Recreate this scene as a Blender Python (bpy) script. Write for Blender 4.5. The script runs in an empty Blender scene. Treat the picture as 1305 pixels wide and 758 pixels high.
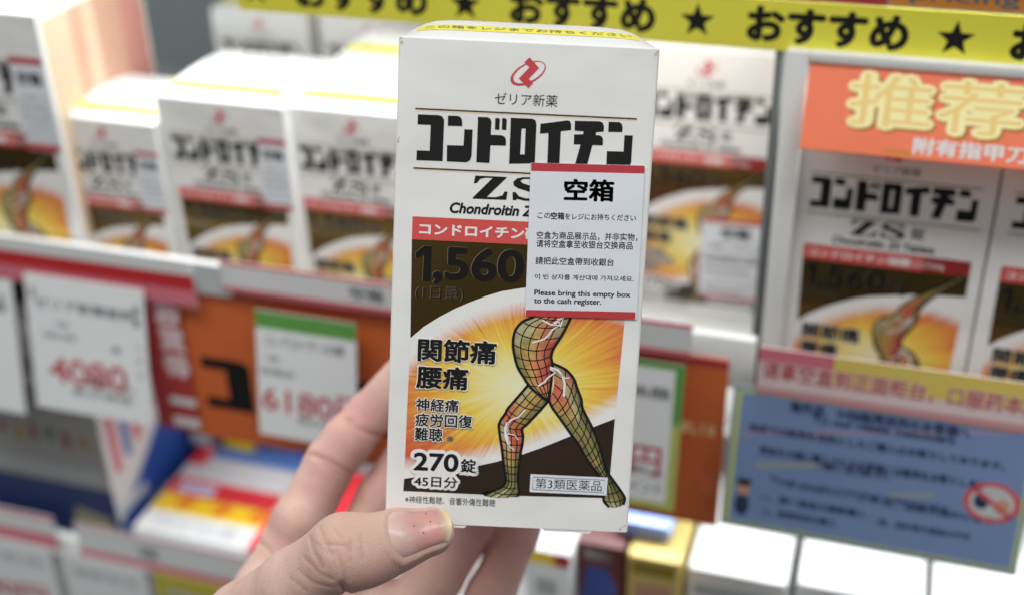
import bpy, bmesh, math, random
import numpy as np
from mathutils import Matrix, Vector
from mathutils.geometry import tessellate_polygon

random.seed(7)
scene = bpy.context.scene
COL = scene.collection

# ------------------------------------------------------------------ camera
# World: X along the shelf, Y into the shelf, Z up, camera 1.45 m above the floor.
FPX = 1600.0                       # focal length in photo pixels (photo is 1305 wide)
PC = np.array([652.5, 379.0])
CAMZ = 1.45
M = np.array([[0.9541, 0.1298, -0.2701], [0.2988, -0.4805, 0.8246], [-0.0227, -0.8674, -0.4972]])
u_, s_, v_ = np.linalg.svd(M)
M = u_ @ v_                        # camera axes (right, down, forward) -> world

cam_d = bpy.data.cameras.new('camera')
cam = bpy.data.objects.new('camera', cam_d)
COL.objects.link(cam)
mw = Matrix.Identity(4)
for i in range(3):
    mw[i][0], mw[i][1], mw[i][2] = M[i, 0], -M[i, 1], -M[i, 2]
mw[2][3] = CAMZ
cam.matrix_world = mw
cam_d.sensor_width = 36.0
cam_d.lens = 36.0 * FPX / 1305.0
cam_d.clip_start, cam_d.clip_end = 0.01, 50.0
cam_d.dof.use_dof = True
cam_d.dof.focus_distance = 0.319
cam_d.dof.aperture_fstop = 6.2
cam_d.dof.aperture_blades = 0
scene.camera = cam

# ------------------------------------------------------------------ light
world = bpy.data.worlds.new('World')
scene.world = world
world.use_nodes = True
bg = world.node_tree.nodes['Background']
bg.inputs[1].default_value = 1.0
# the shop around: light ceiling above, dim aisle and floor below
_wt = world.node_tree
_tc = _wt.nodes.new('ShaderNodeTexCoord')
_sp = _wt.nodes.new('ShaderNodeSeparateXYZ')
_wt.links.new(_tc.outputs['Generated'], _sp.inputs[0])
_cr = _wt.nodes.new('ShaderNodeValToRGB')
_cr.color_ramp.elements[0].position, _cr.color_ramp.elements[0].color = 0.10, (0.105, 0.105, 0.102, 1)
_cr.color_ramp.elements[1].position, _cr.color_ramp.elements[1].color = 0.60, (0.56, 0.58, 0.59, 1)
_wt.links.new(_sp.outputs['Z'], _cr.inputs[0])
_wt.links.new(_cr.outputs[0], bg.inputs[0])


def area(name, loc, rot, sx, sy, power, color=(1, 0.99, 0.96)):
    d = bpy.data.lights.new(name, 'AREA')
    d.shape = 'RECTANGLE'
    d.size, d.size_y = sx, sy
    d.energy = power
    d.color = color
    o = bpy.data.objects.new(name, d)
    o.location = loc
    o.rotation_euler = rot
    COL.objects.link(o)
    return o


# ceiling tubes over the aisle, and the tube under the upper shelf
area('ceiling_lamp', (-0.15, -0.32, 3.0), (0, 0, 0), 2.6, 0.35, 36.0)
area('shelf_lamp', (-0.18, 0.412, CAMZ - 0.098), (0, 0, 0), 1.3, 0.014, 1.5, (0.94, 0.98, 1.0))
area('shelf_lamp', (0.035, 0.412, CAMZ - 0.313), (0, 0, 0), 0.62, 0.014, 0.42, (0.94, 0.98, 1.0))

vs = scene.view_settings
vs.view_transform = 'Standard'
vs.look = 'None'
vs.exposure = 0.0
vs.gamma = 1.0
scene.cycles.use_denoising = True
scene.cycles.max_bounces = 8


# ------------------------------------------------------------------ projection helpers (mm in camera-centred world)
def ray(px, py):
    return M @ np.array([(px - PC[0]) / FPX, (py - PC[1]) / FPX, 1.0])


def onY(px, py, y):
    d = ray(px, py)
    return d * y / d[1]


def onZ(px, py, z):
    d = ray(px, py)
    return d * z / d[2]


def Cm(px, py, depth):             # camera-space point (mm) at a given distance along the axis
    return np.array([(px - PC[0]) / FPX * depth, (py - PC[1]) / FPX * depth, depth])


def Wm(p):                         # world mm -> Blender metres
    return Vector((p[0] * 1e-3, p[1] * 1e-3, p[2] * 1e-3 + CAMZ))


# ------------------------------------------------------------------ materials
MATS = {}


def lin(c):
    return tuple(((x / 12.92) if x <= 0.04045 else ((x + 0.055) / 1.055) ** 2.4) for x in c)


def mat(name, color, rough=0.5, metal=0.0, spec=0.5, noise=0.06, nscale=60.0, bump=0.0, coat=0.0, warp=0.0):
    """Plain procedural material: a base colour with slight mottling, optional fine bump."""
    if name in MATS:
        return MATS[name]
    m = bpy.data.materials.new(name)
    m.use_nodes = True
    nt = m.node_tree
    b = nt.nodes['Principled BSDF']
    b.inputs['Roughness'].default_value = rough
    b.inputs['Metallic'].default_value = metal
    b.inputs['Specular IOR Level'].default_value = spec
    b.inputs['Coat Weight'].default_value = coat
    b.inputs['Coat Roughness'].default_value = 0.12
    tc = nt.nodes.new('ShaderNodeTexCoord')
    n = nt.nodes.new('ShaderNodeTexNoise')
    n.inputs['Scale'].default_value = nscale
    n.inputs['Detail'].default_value = 4
    nt.links.new(tc.outputs['Object'], n.inputs['Vector'])
    mx = nt.nodes.new('ShaderNodeMix')
    mx.data_type = 'RGBA'
    mx.inputs['A'].default_value = (*[max(0, c * (1 - noise)) for c in color], 1)
    mx.inputs['B'].default_value = (*[min(1, c * (1 + noise)) for c in color], 1)
    nt.links.new(n.outputs['Fac'], mx.inputs['Factor'])
    nt.links.new(mx.outputs['Result'], b.inputs['Base Color'])
    if bump > 0:
        n2 = nt.nodes.new('ShaderNodeTexNoise')
        n2.inputs['Scale'].default_value = nscale * 14
        n2.inputs['Detail'].default_value = 3
        nt.links.new(tc.outputs['Object'], n2.inputs['Vector'])
        bp = nt.nodes.new('ShaderNodeBump')
        bp.inputs['Strength'].default_value = bump
        bp.inputs['Distance'].default_value = 0.0003
        nt.links.new(n2.outputs['Fac'], bp.inputs['Height'])
        nt.links.new(bp.outputs['Normal'], b.inputs['Normal'])
    if warp > 0:                               # gently uneven board
        n3 = nt.nodes.new('ShaderNodeTexNoise')
        n3.inputs['Scale'].default_value = 30
        n3.inputs['Detail'].default_value = 2
        nt.links.new(tc.outputs['Object'], n3.inputs['Vector'])
        b3 = nt.nodes.new('ShaderNodeBump')
        b3.inputs['Strength'].default_value = warp
        b3.inputs['Distance'].default_value = 0.004
        nt.links.new(n3.outputs['Fac'], b3.inputs['Height'])
        if bump > 0:
            nt.links.new(b3.outputs['Normal'], bp.inputs['Normal'])
        else:
            nt.links.new(b3.outputs['Normal'], b.inputs['Normal'])
    MATS[name] = m
    return m


PAPER = mat('carton_paper', (0.80, 0.80, 0.785), 0.42, noise=0.02, nscale=40, bump=0.10, warp=0.45)
BLACK = mat('black_ink', (0.010, 0.010, 0.010), 0.55, spec=0.25)
GREYINK = mat('grey_ink', (0.13, 0.14, 0.15), 0.5)
LGREY = mat('pale_grey_ink', (0.42, 0.44, 0.45), 0.5)
RED = mat('red_ink', (0.50, 0.045, 0.055), 0.4)
LOGO_RED = mat('logo_red_ink', (0.58, 0.06, 0.075), 0.4)
BAND_RED = mat('band_red_ink', (0.66, 0.085, 0.075), 0.4)
WHITE_INK = mat('white_ink', (0.82, 0.82, 0.81), 0.4, noise=0.02)
STICKER = mat('sticker_paper', (0.74, 0.77, 0.82), 0.40, noise=0.02, bump=0.05, warp=0.35)
FOIL = mat('gold_foil', (0.17, 0.112, 0.036), 0.24, metal=0.95, noise=0.55, nscale=28)
FOIL_BLACK = mat('embossed_black_foil', (0.009, 0.008, 0.007), 0.25, spec=0.4)
FOIL_GLINT = mat('painted_foil_glint', (0.62, 0.55, 0.40), 0.16, metal=0.9)
RULE = mat('gold_rule_foil', (0.045, 0.026, 0.010), 0.35)
RULE_HI = mat('gold_rule_edge_foil', (0.88, 0.76, 0.52), 0.35)
DARKBROWN = mat('dark_brown_ink', (0.030, 0.018, 0.010), 0.3, noise=0.2)
YELLOW = mat('yellow_label', (0.84, 0.77, 0.09), 0.5)


# ------------------------------------------------------------------ mesh builder
class MB:
    def __init__(self):
        self.v, self.f, self.mi, self.mats, self.ink = [], [], [], [], {}

    def _m(self, m):
        if m not in self.mats:
            self.mats.append(m)
        return self.mats.index(m)

    def add(self, verts, faces, m):
        k = self._m(m)
        o = len(self.v)
        self.v += [tuple(p) for p in verts]
        for f in faces:
            self.f.append(tuple(i + o for i in f))
            self.mi.append(k)

    # flat print in the (u, v) plane of a face whose outward normal is -y; layer lifts it off the face
    def poly(self, pts, m, layer=1, holes=(), lift=0.03):
        loops = [[Vector((p[0], p[1], 0)) for p in pts]] + [[Vector((p[0], p[1], 0)) for p in h] for h in holes]
        tris = tessellate_polygon(loops)
        flat = [p for l in loops for p in l]
        y = -lift * layer
        fs = []
        for t in tris:
            a, b, c = (flat[i] for i in t)
            if (b.x - a.x) * (c.y - a.y) - (b.y - a.y) * (c.x - a.x) < 0:
                t = (t[0], t[2], t[1])
            fs.append(t)
        self.add([(p.x, y, p.y) for p in flat], fs, m)

    def rect(self, u0, v0, u1, v1, m, layer=1, r=0.0):
        if u1 < u0: u0, u1 = u1, u0
        if v1 < v0: v0, v1 = v1, v0
        if r <= 0:
            self.poly([(u0, v0), (u1, v0), (u1, v1), (u0, v1)], m, layer)
        else:
            pts = []
            for cx, cy, a0 in ((u1 - r, v0 + r, -90), (u1 - r, v1 - r, 0), (u0 + r, v1 - r, 90), (u0 + r, v0 + r, 180)):
                for k in range(5):
                    a = math.radians(a0 + 22.5 * k)
                    pts.append((cx + r * math.cos(a), cy + r * math.sin(a)))
            self.poly(pts, m, layer)

    def line(self, pts, w, m, layer=1):
        """Polyline of width w (a list of quads)."""
        P = [np.array(p, float) for p in pts]
        n = len(P)
        L, R = [], []
        for i in range(n):
            t = P[min(i + 1, n - 1)] - P[max(i - 1, 0)]
            t = t / (np.linalg.norm(t) + 1e-9)
            nn = np.array([-t[1], t[0]]) * w / 2
            L.append(P[i] + nn)
            R.append(P[i] - nn)
        y = -0.03 * layer
        vs_ = [(p[0], y, p[1]) for p in L] + [(p[0], y, p[1]) for p in R]
        self.add(vs_, [(n + i, n + i + 1, i + 1, i) for i in range(n - 1)], m)

    def text(self, body, m, rect, layer=2, bold=0.0, shear=0.0, keep=False, align='c', xf=None):
        """Lettering fitted to rect (u0, v0, u1, v1); keep=True keeps its proportions."""
        V, F = glyphs(body, 0.0, shear)
        if len(V) == 0:
            return
        lo, hi = V.min(0) - max(bold, 0), V.max(0) + max(bold, 0)
        u0, v0, u1, v1 = rect
        if v1 < v0: v0, v1 = v1, v0
        sx, sy = (u1 - u0) / (hi[0] - lo[0]), (v1 - v0) / (hi[1] - lo[1])
        if keep:
            sx = sy = min(sx, sy)
        wq = (hi[0] - lo[0]) * sx
        base = np.array([u0 if align == 'l' else (u0 + u1) / 2 - wq / 2, (v0 + v1) / 2 - (hi[1] - lo[1]) * sy / 2])
        shifts = [(0.0, 0.0)] if bold <= 0 else [(bold * math.cos(k * math.pi / 4), bold * math.sin(k * math.pi / 4)) for k in range(8)]
        for k, sh in enumerate(shifts):       # heavier weights: the letter spread by its stroke
            Q = (V - lo + np.array(sh)) * [sx, sy] + base
            y = -0.03 * layer - 0.0015 * k
            self.add([(q[0], y, q[1]) for q in Q] if xf is None else [xf(q) for q in Q], F, m)

    def box(self, a, b, m, bevel=0.0, seg=2):
        bm = bmesh.new()
        bmesh.ops.create_cube(bm, size=1.0)
        for v in bm.verts:
            for i in range(3):
                v.co[i] = (a[i] + b[i]) / 2 + v.co[i] * (b[i] - a[i])
        if bevel > 0:
            bmesh.ops.bevel(bm, geom=bm.edges[:], offset=bevel, segments=seg, affect='EDGES', profile=0.5)
        bm.verts.index_update()
        self.add([tuple(v.co) for v in bm.verts], [tuple(v.index for v in f.verts) for f in bm.faces], m)
        bm.free()

    def build(self, name, parent=None, scale=1e-3, smooth=None):
        me = bpy.data.meshes.new(name)
        me.from_pydata([(x * scale, y * scale, z * scale) for x, y, z in self.v], [], self.f)
        for m in self.mats:
            me.materials.append(m)
        me.polygons.foreach_set('material_index', self.mi)
        if smooth is not None:
            me.shade_smooth()
            me.set_sharp_from_angle(angle=math.radians(smooth))
        if self.ink:
            c = np.ones((len(self.v), 4), np.float32)
            for k, q in self.ink.items():
                c[k, :3] = q
            me.attributes.new('ink', 'FLOAT_COLOR', 'POINT').data.foreach_set('color', c.ravel())
        me.update()
        o = bpy.data.objects.new(name, me)
        COL.objects.link(o)
        if parent is not None:
            o.parent = parent
        return o


_GL = {}


def glyphs(body, bold, shear):
    key = (body, bold, shear)
    if key not in _GL:
        c = bpy.data.curves.new('lettering', 'FONT')
        c.body = body
        c.offset = bold
        c.shear = shear
        c.resolution_u = 4
        o = bpy.data.objects.new('lettering', c)
        COL.objects.link(o)
        dg = bpy.context.evaluated_depsgraph_get()
        ev = o.evaluated_get(dg)
        me = ev.to_mesh()
        V = np.array([(v.co.x, v.co.y) for v in me.vertices])
        F = []
        for p in me.polygons:
            F.append(tuple(p.vertices) if p.normal.z > 0 else tuple(reversed(p.vertices)))
        ev.to_mesh_clear()
        bpy.data.objects.remove(o)
        bpy.data.curves.remove(c)
        _GL[key] = (V, F)
    return _GL[key]


def tag(o, label=None, cat=None, group=None, kind=None):
    for k, v in (('label', label), ('category', cat), ('group', group), ('kind', kind)):
        if v:
            o[k] = v
    return o


def empty(name, loc=(0, 0, 0)):
    o = bpy.data.objects.new(name, None)
    o.empty_display_size = 0.02
    o.location = loc
    COL.objects.link(o)
    return o


def copy_tree(o, parent=None, skip=()):
    c = o.copy()
    COL.objects.link(c)
    if parent is not None:
        c.parent = parent
    for ch in list(o.children):
        if ch.name.split('.')[0] in skip:
            continue
        copy_tree(ch, c, skip)
    return c


# ================================================================== LARGE STRUCTURE: the shelf unit
YF = 392.0                                    # front of the upper shelf (mm)
ZS, ZL, ZU = -287.2, -432.0, -92.0            # tops of the two shelf boards, underside of the board above
SHELF = mat('white_enamel', (0.74, 0.75, 0.74), 0.35, noise=0.03, nscale=8)
BACK = mat('grey_back_panel', (0.30, 0.33, 0.345), 0.55, noise=0.05, nscale=6)
unit = empty('display_shelf', Wm((0, 560, ZL - 60)))
tag(unit, 'white steel shop shelf unit with grey back panel carrying all the boxes', 'shelf')


def unit_part(name, a, b, m, bevel=1.0):
    mb = MB()
    off = np.array([0, 560, ZL - 60])
    mb.box(np.array(a) - off, np.array(b) - off, m, bevel)
    return mb.build(name, unit, smooth=30)


unit_part('back_panel', (-1400, 722, -700), (700, 730, 300), BACK)
unit_part('shelf_board', (-1400, 396, ZS - 18), (700, 721, ZS), SHELF)
unit_part('shelf_board', (-1400, 388, ZL - 18), (700, 721, ZL), SHELF)
unit_part('shelf_board', (-1400, 402, ZU), (700, 721, ZU + 16), SHELF)
unit_part('shelf_edge', (-1400, 391, -262), (-36, 395.5, -240), SHELF)
unit_part('shelf_edge', (-35.5, 391, -290), (700, 395.5, -266), SHELF)
unit_part('shelf_edge', (-1400, 382, -470), (700, 387.5, -400), SHELF)

# ================================================================== THE MEDICINE CARTON (front face frame: u right, v up from bottom centre, mm)
W, H, D = 64.0, 125.0, 64.0
RF = np.array([[0.99892044, -0.04633338, 0.00334139], [0.04612855, 0.98086309, -0.18915537], [0.00548677, 0.1891053, 0.98194149]])
TF = np.array([1.37712807, -0.962807355, 318.930194])


def FP(px, py):
    """Point of the held carton's front face under a photo pixel, in face mm (used to trace its print)."""
    d = np.array([(px - PC[0]) / FPX, (py - PC[1]) / FPX, 1.0])
    n = RF[:, 2]
    p = d * (n @ TF) / (n @ d) - TF
    q = RF.T @ p
    return (q[0], H / 2 - q[1])


def FD(px, py, off=0.0):
    """Camera distance (mm along the axis) of the carton's front plane shifted back by off."""
    d = np.array([(px - PC[0]) / FPX, (py - PC[1]) / FPX, 1.0])
    n = RF[:, 2]
    return (n @ TF + off) / (n @ d)


def Z(ox, oy, s):
    """Tracing helper: pixel of an enlarged crop -> face mm."""
    return lambda pts: [FP(ox + x / s, oy + y / s) for x, y in pts]


def PR(x0, y0, x1, y1):
    """Photo rectangle (top-left, bottom-right pixel) -> face rect."""
    a, b = FP(x0, y0), FP(x1, y1)
    return (a[0], b[1], b[0], a[1])


def PH(x0, y0, x1, h):
    """Row of print: left end top pixel, right end x, height in pixels at the left end."""
    a, c = FP(x0, y0), FP(x0, y0 + h)
    b = FP(x1, y0 + (x1 - x0) * 0.05)
    return (a[0], c[1], b[0], a[1])


def dome(x, y):
    t = min(max(y / D, 0.0), 1.0)
    s = min(abs(2 * x / W), 1.0)
    return 5.3 * (1 - s ** 9) * (4 * t * (1 - t)) ** 0.85


def outline(w, d, r, n=4):
    pts = []
    for cx, cy, a0 in ((w / 2 - r, r, -90), (w / 2 - r, d - r, 0), (-w / 2 + r, d - r, 90), (-w / 2 + r, r, 180)):
        for k in range(n + 1):
            a = math.radians(a0 + 90 / n * k)
            pts.append((cx + r * math.cos(a), cy + r * math.sin(a)))
    return pts


def densify(pts, step):
    out = []
    for i, p in enumerate(pts):
        q = pts[(i + 1) % len(pts)]
        L = math.dist(p, q)
        k = max(1, int(L / step))
        for j in range(k):
            out.append((p[0] + (q[0] - p[0]) * j / k, p[1] + (q[1] - p[1]) * j / k))
    return out


def carton_mesh(material=PAPER, side=None):
    mb = MB()
    ol = densify(outline(W, D, 0.8), 3.0)
    n = len(ol)
    rings = [(1.0, 0.0), (1.0, 0.8), (1.0, H - 0.9), (1.0, H - 0.2)]
    V = [(x, y, z) for s, z in rings for x, y in ol]
    tops = [0.992, 0.975, 0.95, 0.91, 0.85, 0.77, 0.66, 0.52, 0.36, 0.18]
    for s in tops:
        for x, y in ol:
            X, Y = x * s, D / 2 + (y - D / 2) * s
            V.append((X, Y, H + dome(X, Y)))
    F = []
    for r in range(len(rings) + len(tops) - 1):
        for i in range(n):
            j = (i + 1) % n
            F.append((r * n + i, r * n + j, (r + 1) * n + j, (r + 1) * n + i))
    V.append((0, D / 2, H + dome(0, D / 2)))
    last = (len(rings) + len(tops) - 1) * n
    F += [(last + i, last + (i + 1) % n, len(V) - 1) for i in range(n)]
    F.append(tuple(reversed(range(n))))
    mb.add(V, F, material)
    return mb


def sunburst_material():
    m = bpy.data.materials.new('sunburst_print')
    m.use_nodes = True
    nt = m.node_tree
    N, L = nt.nodes, nt.links
    b = N['Principled BSDF']
    b.inputs['Roughness'].default_value = 0.38

    def mth(op, a, c=None, clamp=False):
        k = N.new('ShaderNodeMath')
        k.operation = op
        k.use_clamp = clamp
        for i, q in enumerate((a, c)):
            if q is None: continue
            if isinstance(q, (int, float)): k.inputs[i].default_value = q
            else: L.new(q, k.inputs[i])
        return k.outputs[0]

    tc = N.new('ShaderNodeTexCoord')
    sp = N.new('ShaderNodeSeparateXYZ')
    L.new(tc.outputs['Object'], sp.inputs[0])
    cx, cz = FP(662, 492)
    x = mth('SUBTRACT', mth('MULTIPLY', sp.outputs[0], 1000.0), cx)
    z = mth('SUBTRACT', mth('MULTIPLY', sp.outputs[2], 1000.0), cz)
    ang = mth('ARCTAN2', z, x)
    rr = mth('SQRT', mth('ADD', mth('MULTIPLY', mth('MULTIPLY', x, x), 0.8), mth('MULTIPLY', mth('MULTIPLY', z, z), 1.5)))

    def ray_noise(freq, detail, wgt):
        cv = N.new('ShaderNodeCombineXYZ')
        L.new(mth('MULTIPLY', mth('COSINE', ang), freq), cv.inputs[0])
        L.new(mth('MULTIPLY', mth('SINE', ang), freq), cv.inputs[1])
        L.new(mth('MULTIPLY', rr, wgt), cv.inputs[2])
        nn = N.new('ShaderNodeTexNoise')
        nn.inputs['Scale'].default_value = 1.0
        nn.inputs['Detail'].default_value = detail
        nn.inputs['Roughness'].default_value = 0.7
        L.new(cv.outputs[0], nn.inputs['Vector'])
        return nn.outputs['Fac']

    n1 = ray_noise(6.0, 6.0, 0.012)
    n2 = ray_noise(24.0, 3.0, 0.05)
    streak = mth('ADD', mth('MULTIPLY', mth('SUBTRACT', n1, 0.5), 30.0), mth('MULTIPLY', mth('SUBTRACT', n2, 0.5), 13.0))
    amp = mth('MULTIPLY', rr, 0.05, True)
    f = mth('DIVIDE', mth('ADD', rr, mth('MULTIPLY', streak, amp)), 34.0, True)
    cr = N.new('ShaderNodeValToRGB')
    e = cr.color_ramp.elements
    e[0].position, e[0].color = 0.0, (0.83, 0.80, 0.55, 1)
    e[1].position, e[1].color = 1.0, (0.62, 0.11, 0.045, 1)
    for p, c in ((0.22, (0.84, 0.76, 0.36, 1)), (0.42, (0.82, 0.62, 0.10, 1)), (0.60, (0.80, 0.42, 0.06, 1)), (0.80, (0.72, 0.22, 0.06, 1))):
        q = e.new(p)
        q.color = c
    L.new(f, cr.inputs[0])

    # white glow along the two arcs of the picture
    def circ(p1, p2, p3):
        (ax, ay), (bx, by), (gx, gy) = FP(*p1), FP(*p2), FP(*p3)
        d = 2 * (ax * (by - gy) + bx * (gy - ay) + gx * (ay - by))
        ux = ((ax**2 + ay**2) * (by - gy) + (bx**2 + by**2) * (gy - ay) + (gx**2 + gy**2) * (ay - by)) / d
        uy = ((ax**2 + ay**2) * (gx - bx) + (bx**2 + by**2) * (ax - gx) + (gx**2 + gy**2) * (bx - ax)) / d
        return ux, uy, math.hypot(ax - ux, ay - uy)

    def inside(c):
        dx = mth('SUBTRACT', mth('MULTIPLY', sp.outputs[0], 1000.0), c[0])
        dz = mth('SUBTRACT', mth('MULTIPLY', sp.outputs[2], 1000.0), c[1])
        return mth('SUBTRACT', c[2], mth('SQRT', mth('ADD', mth('MULTIPLY', dx, dx), mth('MULTIPLY', dz, dz))))

    d1 = inside(circ((523, 431), (600, 384), (690, 364)))
    d2 = inside(circ((515, 609), (650, 587), (783, 533)))
    jit = mth('MULTIPLY', mth('SUBTRACT', n2, 0.5), 2.2)
    f1 = mth('DIVIDE', mth('SUBTRACT', mth('ADD', d1, jit), 3.4), 4.0, True)
    f2 = mth('DIVIDE', mth('SUBTRACT', mth('ADD', d2, jit), 2.2), 4.0, True)
    mx = N.new('ShaderNodeMix')
    mx.data_type = 'RGBA'
    mx.inputs['A'].default_value = (0.82, 0.81, 0.80, 1)
    L.new(cr.outputs[0], mx.inputs['B'])
    L.new(mth('MULTIPLY', f1, f2), mx.inputs['Factor'])
    L.new(mx.outputs['Result'], b.inputs['Base Color'])
    return m


SUN = sunburst_material()
OLIVE, OLIVE_D, OLIVE_L = (0.27, 0.235, 0.085), (0.15, 0.14, 0.055), (0.50, 0.45, 0.24)
TAN, SORE, SORE_D = (0.52, 0.33, 0.10), (0.60, 0.20, 0.10), (0.58, 0.10, 0.07)

box = empty('medicine_box')
rot = np.column_stack([M @ RF[:, 0], M @ RF[:, 2], -(M @ RF[:, 1])])
org = M @ (RF @ np.array([0, H / 2, 0]) + TF)
bm_ = Matrix.Identity(4)
for i in range(3):
    for j in range(3):
        bm_[i][j] = rot[i, j]
bm_.translation = Wm(org)
box.matrix_world = bm_
tag(box, 'sharp white medicine carton held in the hand, with a pasted multilingual notice', 'medicine box')

carton_mesh().build('carton', box, smooth=35)
# bottom tuck flap showing under the lower edge
for a, b in (((540, 668), (597, 668)), ((689, 676), (757, 678))):
    u0, u1 = FP(*a)[0], FP(*b)[0]
    mb = MB()
    V = [(u0, 0.3, 0.4), (u1, 0.3, 0.4), (u1 - 1.0, 0.15, -0.85), (u0 + 1.0, 0.15, -0.85)]
    V += [(x, y + 0.45, z) for x, y, z in V]
    mb.add(V, [(0, 3, 2, 1), (4, 5, 6, 7), (0, 1, 5, 4), (1, 2, 6, 5), (2, 3, 7, 6), (3, 0, 4, 7)], PAPER)
    mb.build('tuck_flap', box)

# worn corners
for cx, cz, seed in ((-31.3, 124.2, 1), (31.2, 123.6, 2), (30.6, 1.3, 3), (-31.5, 100.0, 4)):
    rg = random.Random(seed)
    mb = MB()
    for k in range(4):
        ox, oz, rr = cx + rg.uniform(-0.7, 0.5), cz + rg.uniform(-0.9, 0.7), rg.uniform(0.15, 0.42)
        ox = min(max(ox, -31.4), 31.3)
        mb.poly([(ox + rr * rg.uniform(0.5, 1.3) * math.cos(t), oz + rr * rg.uniform(0.5, 1.2) * math.sin(t)) for t in np.linspace(0, 2 * math.pi, 9)[:-1]],
                mat('bare_board', (0.55, 0.50, 0.44), 0.8), 1 + k * 0.1)
    mb.build('scuff', box)

# maker's mark
mb = MB()
z7 = Z(630, 60, 9.48)
mb.poly(z7([(425, 128), (475, 182), (540, 255), (415, 387), (470, 440), (410, 500), (365, 455), (295, 383), (423, 248), (362, 187)]), LOGO_RED, 3)


def ell(cx, cy, a, b, deg, n=48):
    t = math.radians(deg)
    return [(cx + a * math.cos(k * 2 * math.pi / n) * math.cos(t) - b * math.sin(k * 2 * math.pi / n) * math.sin(t),
             cy + a * math.cos(k * 2 * math.pi / n) * math.sin(t) + b * math.sin(k * 2 * math.pi / n) * math.cos(t)) for k in range(n)]


mb.poly(z7(ell(408, 321, 232, 120, -27)), LOGO_RED, 2, holes=[z7(ell(419, 312, 207, 100, -27.5))])
mb.text('ゼリア新薬', BLACK, PH(631, 118, 711, 15.3), 2, bold=-0.008)
mb.build('maker_mark', box)

# product lettering
z5, z6 = Z(510, 120, 7.58), Z(660, 120, 7.58)
mb = MB()
for zz, P in ((z5, [(172, 198), (368, 205), (404, 216), (425, 250), (410, 650), (157, 640), (160, 545), (285, 550), (295, 300), (168, 295)]),
              (z5, [(462, 210), (555, 213), (582, 225), (597, 250), (600, 312), (460, 308)]),
              (z5, [(620, 342), (700, 345), (690, 595), (676, 640), (640, 661), (450, 652), (452, 495), (612, 500)]),
              (z5, [(752, 222), (838, 225), (869, 238), (882, 270), (875, 395), (980, 400), (1008, 413), (1022, 445), (1022, 500), (872, 497), (862, 668), (735, 660)]),
              (z5, [(918, 240), (930, 233), (950, 233), (963, 245), (958, 348), (915, 345)]),
              (z5, [(985, 240), (997, 234), (1015, 235), (1030, 250), (1025, 350), (982, 347)]),
              (z6, [(218, 290), (478, 256), (503, 264), (515, 295), (513, 350), (415, 360), (400, 690), (283, 686), (295, 378), (213, 385)]),
              (z6, [(550, 260), (788, 265), (818, 278), (832, 310), (828, 365), (755, 370), (752, 398), (790, 400), (813, 414), (822, 440), (820, 497), (720, 495), (665, 700), (548, 695), (605, 490), (540, 487), (543, 392), (630, 390), (633, 362), (548, 355)]),
              (z6, [(877, 270), (978, 272), (1003, 288), (1012, 322), (1008, 370), (873, 367)]),
              (z6, [(1030, 400), (1110, 402), (1094, 660), (1080, 700), (1045, 715), (853, 708), (860, 553), (1020, 557)])):
    mb.poly(zz(P), BLACK, 2)
mb.poly(z6([(-68, 232), (138, 240), (168, 254), (180, 290), (163, 670), (-85, 675)]), BLACK, 2, holes=[z6([(35, 335), (75, 335), (65, 585), (22, 585)])])
lettering = mb.build('product_lettering', box)

for (x0, y0, x1, y1) in ((529.5, 136, 811.5, 155), (527, 212.3, 814, 230)):
    a, b = FP(x0, y0), FP(x1, y1)
    v = (a[1] + b[1]) / 2
    mb = MB()
    mb.rect(a[0], v - 0.2, b[0], v + 0.22, RULE, 2)
    mb.rect(a[0], v - 0.42, b[0], v - 0.2, RULE_HI, 2)  # pale strip paints the highlight under the dark line
    mb.build('gold_rule', box)

mb = MB()
z8 = Z(510, 210, 7.25)
mb.poly(z8([(695, 102), (985, 115), (980, 125), (800, 300), (880, 302), (945, 285), (965, 248), (992, 252), (980, 326), (670, 315), (672, 303), (855, 124), (790, 122), (740, 132), (708, 172), (680, 172)]), BLACK, 2)
Ssh = [(1205, 118), (1140, 116), (1080, 128), (1045, 160), (1050, 195), (1090, 220), (1150, 238), (1205, 258), (1245, 275), (1255, 295), (1225, 312), (1160, 312), (1100, 295), (1065, 255), (1038, 255), (1040, 328), (1065, 330), (1080, 318), (1140, 333), (1205, 338), (1280, 330), (1325, 295), (1325, 255), (1285, 225), (1210, 198), (1130, 172), (1110, 152), (1135, 134), (1190, 133), (1245, 145), (1285, 185), (1310, 188), (1310, 125), (1285, 122), (1270, 133)]
mb.poly(z8(Ssh), BLACK, 2)
mb.text('錠', BLACK, (FP(704, 232)[0], FP(704, 254)[1], FP(726, 232)[0], FP(726, 233)[1]), 2, bold=0.01)
mb.text('Chondroitin ZS Tablets', BLACK, PH(573.5, 257.6, 745, 14.2), 2, bold=0.035, shear=0.2)
mb.build('subtitle_lettering', box)

mb = MB()
pa, pb = FP(526, 275.5), FP(808, 322)
BU0, BU1 = FP(525, 300)[0], FP(797, 420)[0]
BV1, BV0 = FP(527, 276)[1], FP(523.5, 305)[1]
mb.rect(BU0, BV0, BU1, BV1, BAND_RED, 2)
mb.rect(BU0 + 0.72 * (BU1 - BU0), BV0, BU1, BV1, mat('dark_band_ink', (0.30, 0.022, 0.022), 0.4), 2.4)
mb.text('コンドロイチン硫酸', WHITE_INK, (FP(534, 300)[0], FP(534, 299.3)[1], FP(708, 300)[0], FP(534, 283.5)[1]), 3, bold=0.034)
mb.text('エステルNa', WHITE_INK, (FP(711, 300)[0], FP(534, 299)[1], FP(762, 300)[0], FP(534, 286)[1]), 3, bold=0.012)
mb.build('red_band', box)

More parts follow.
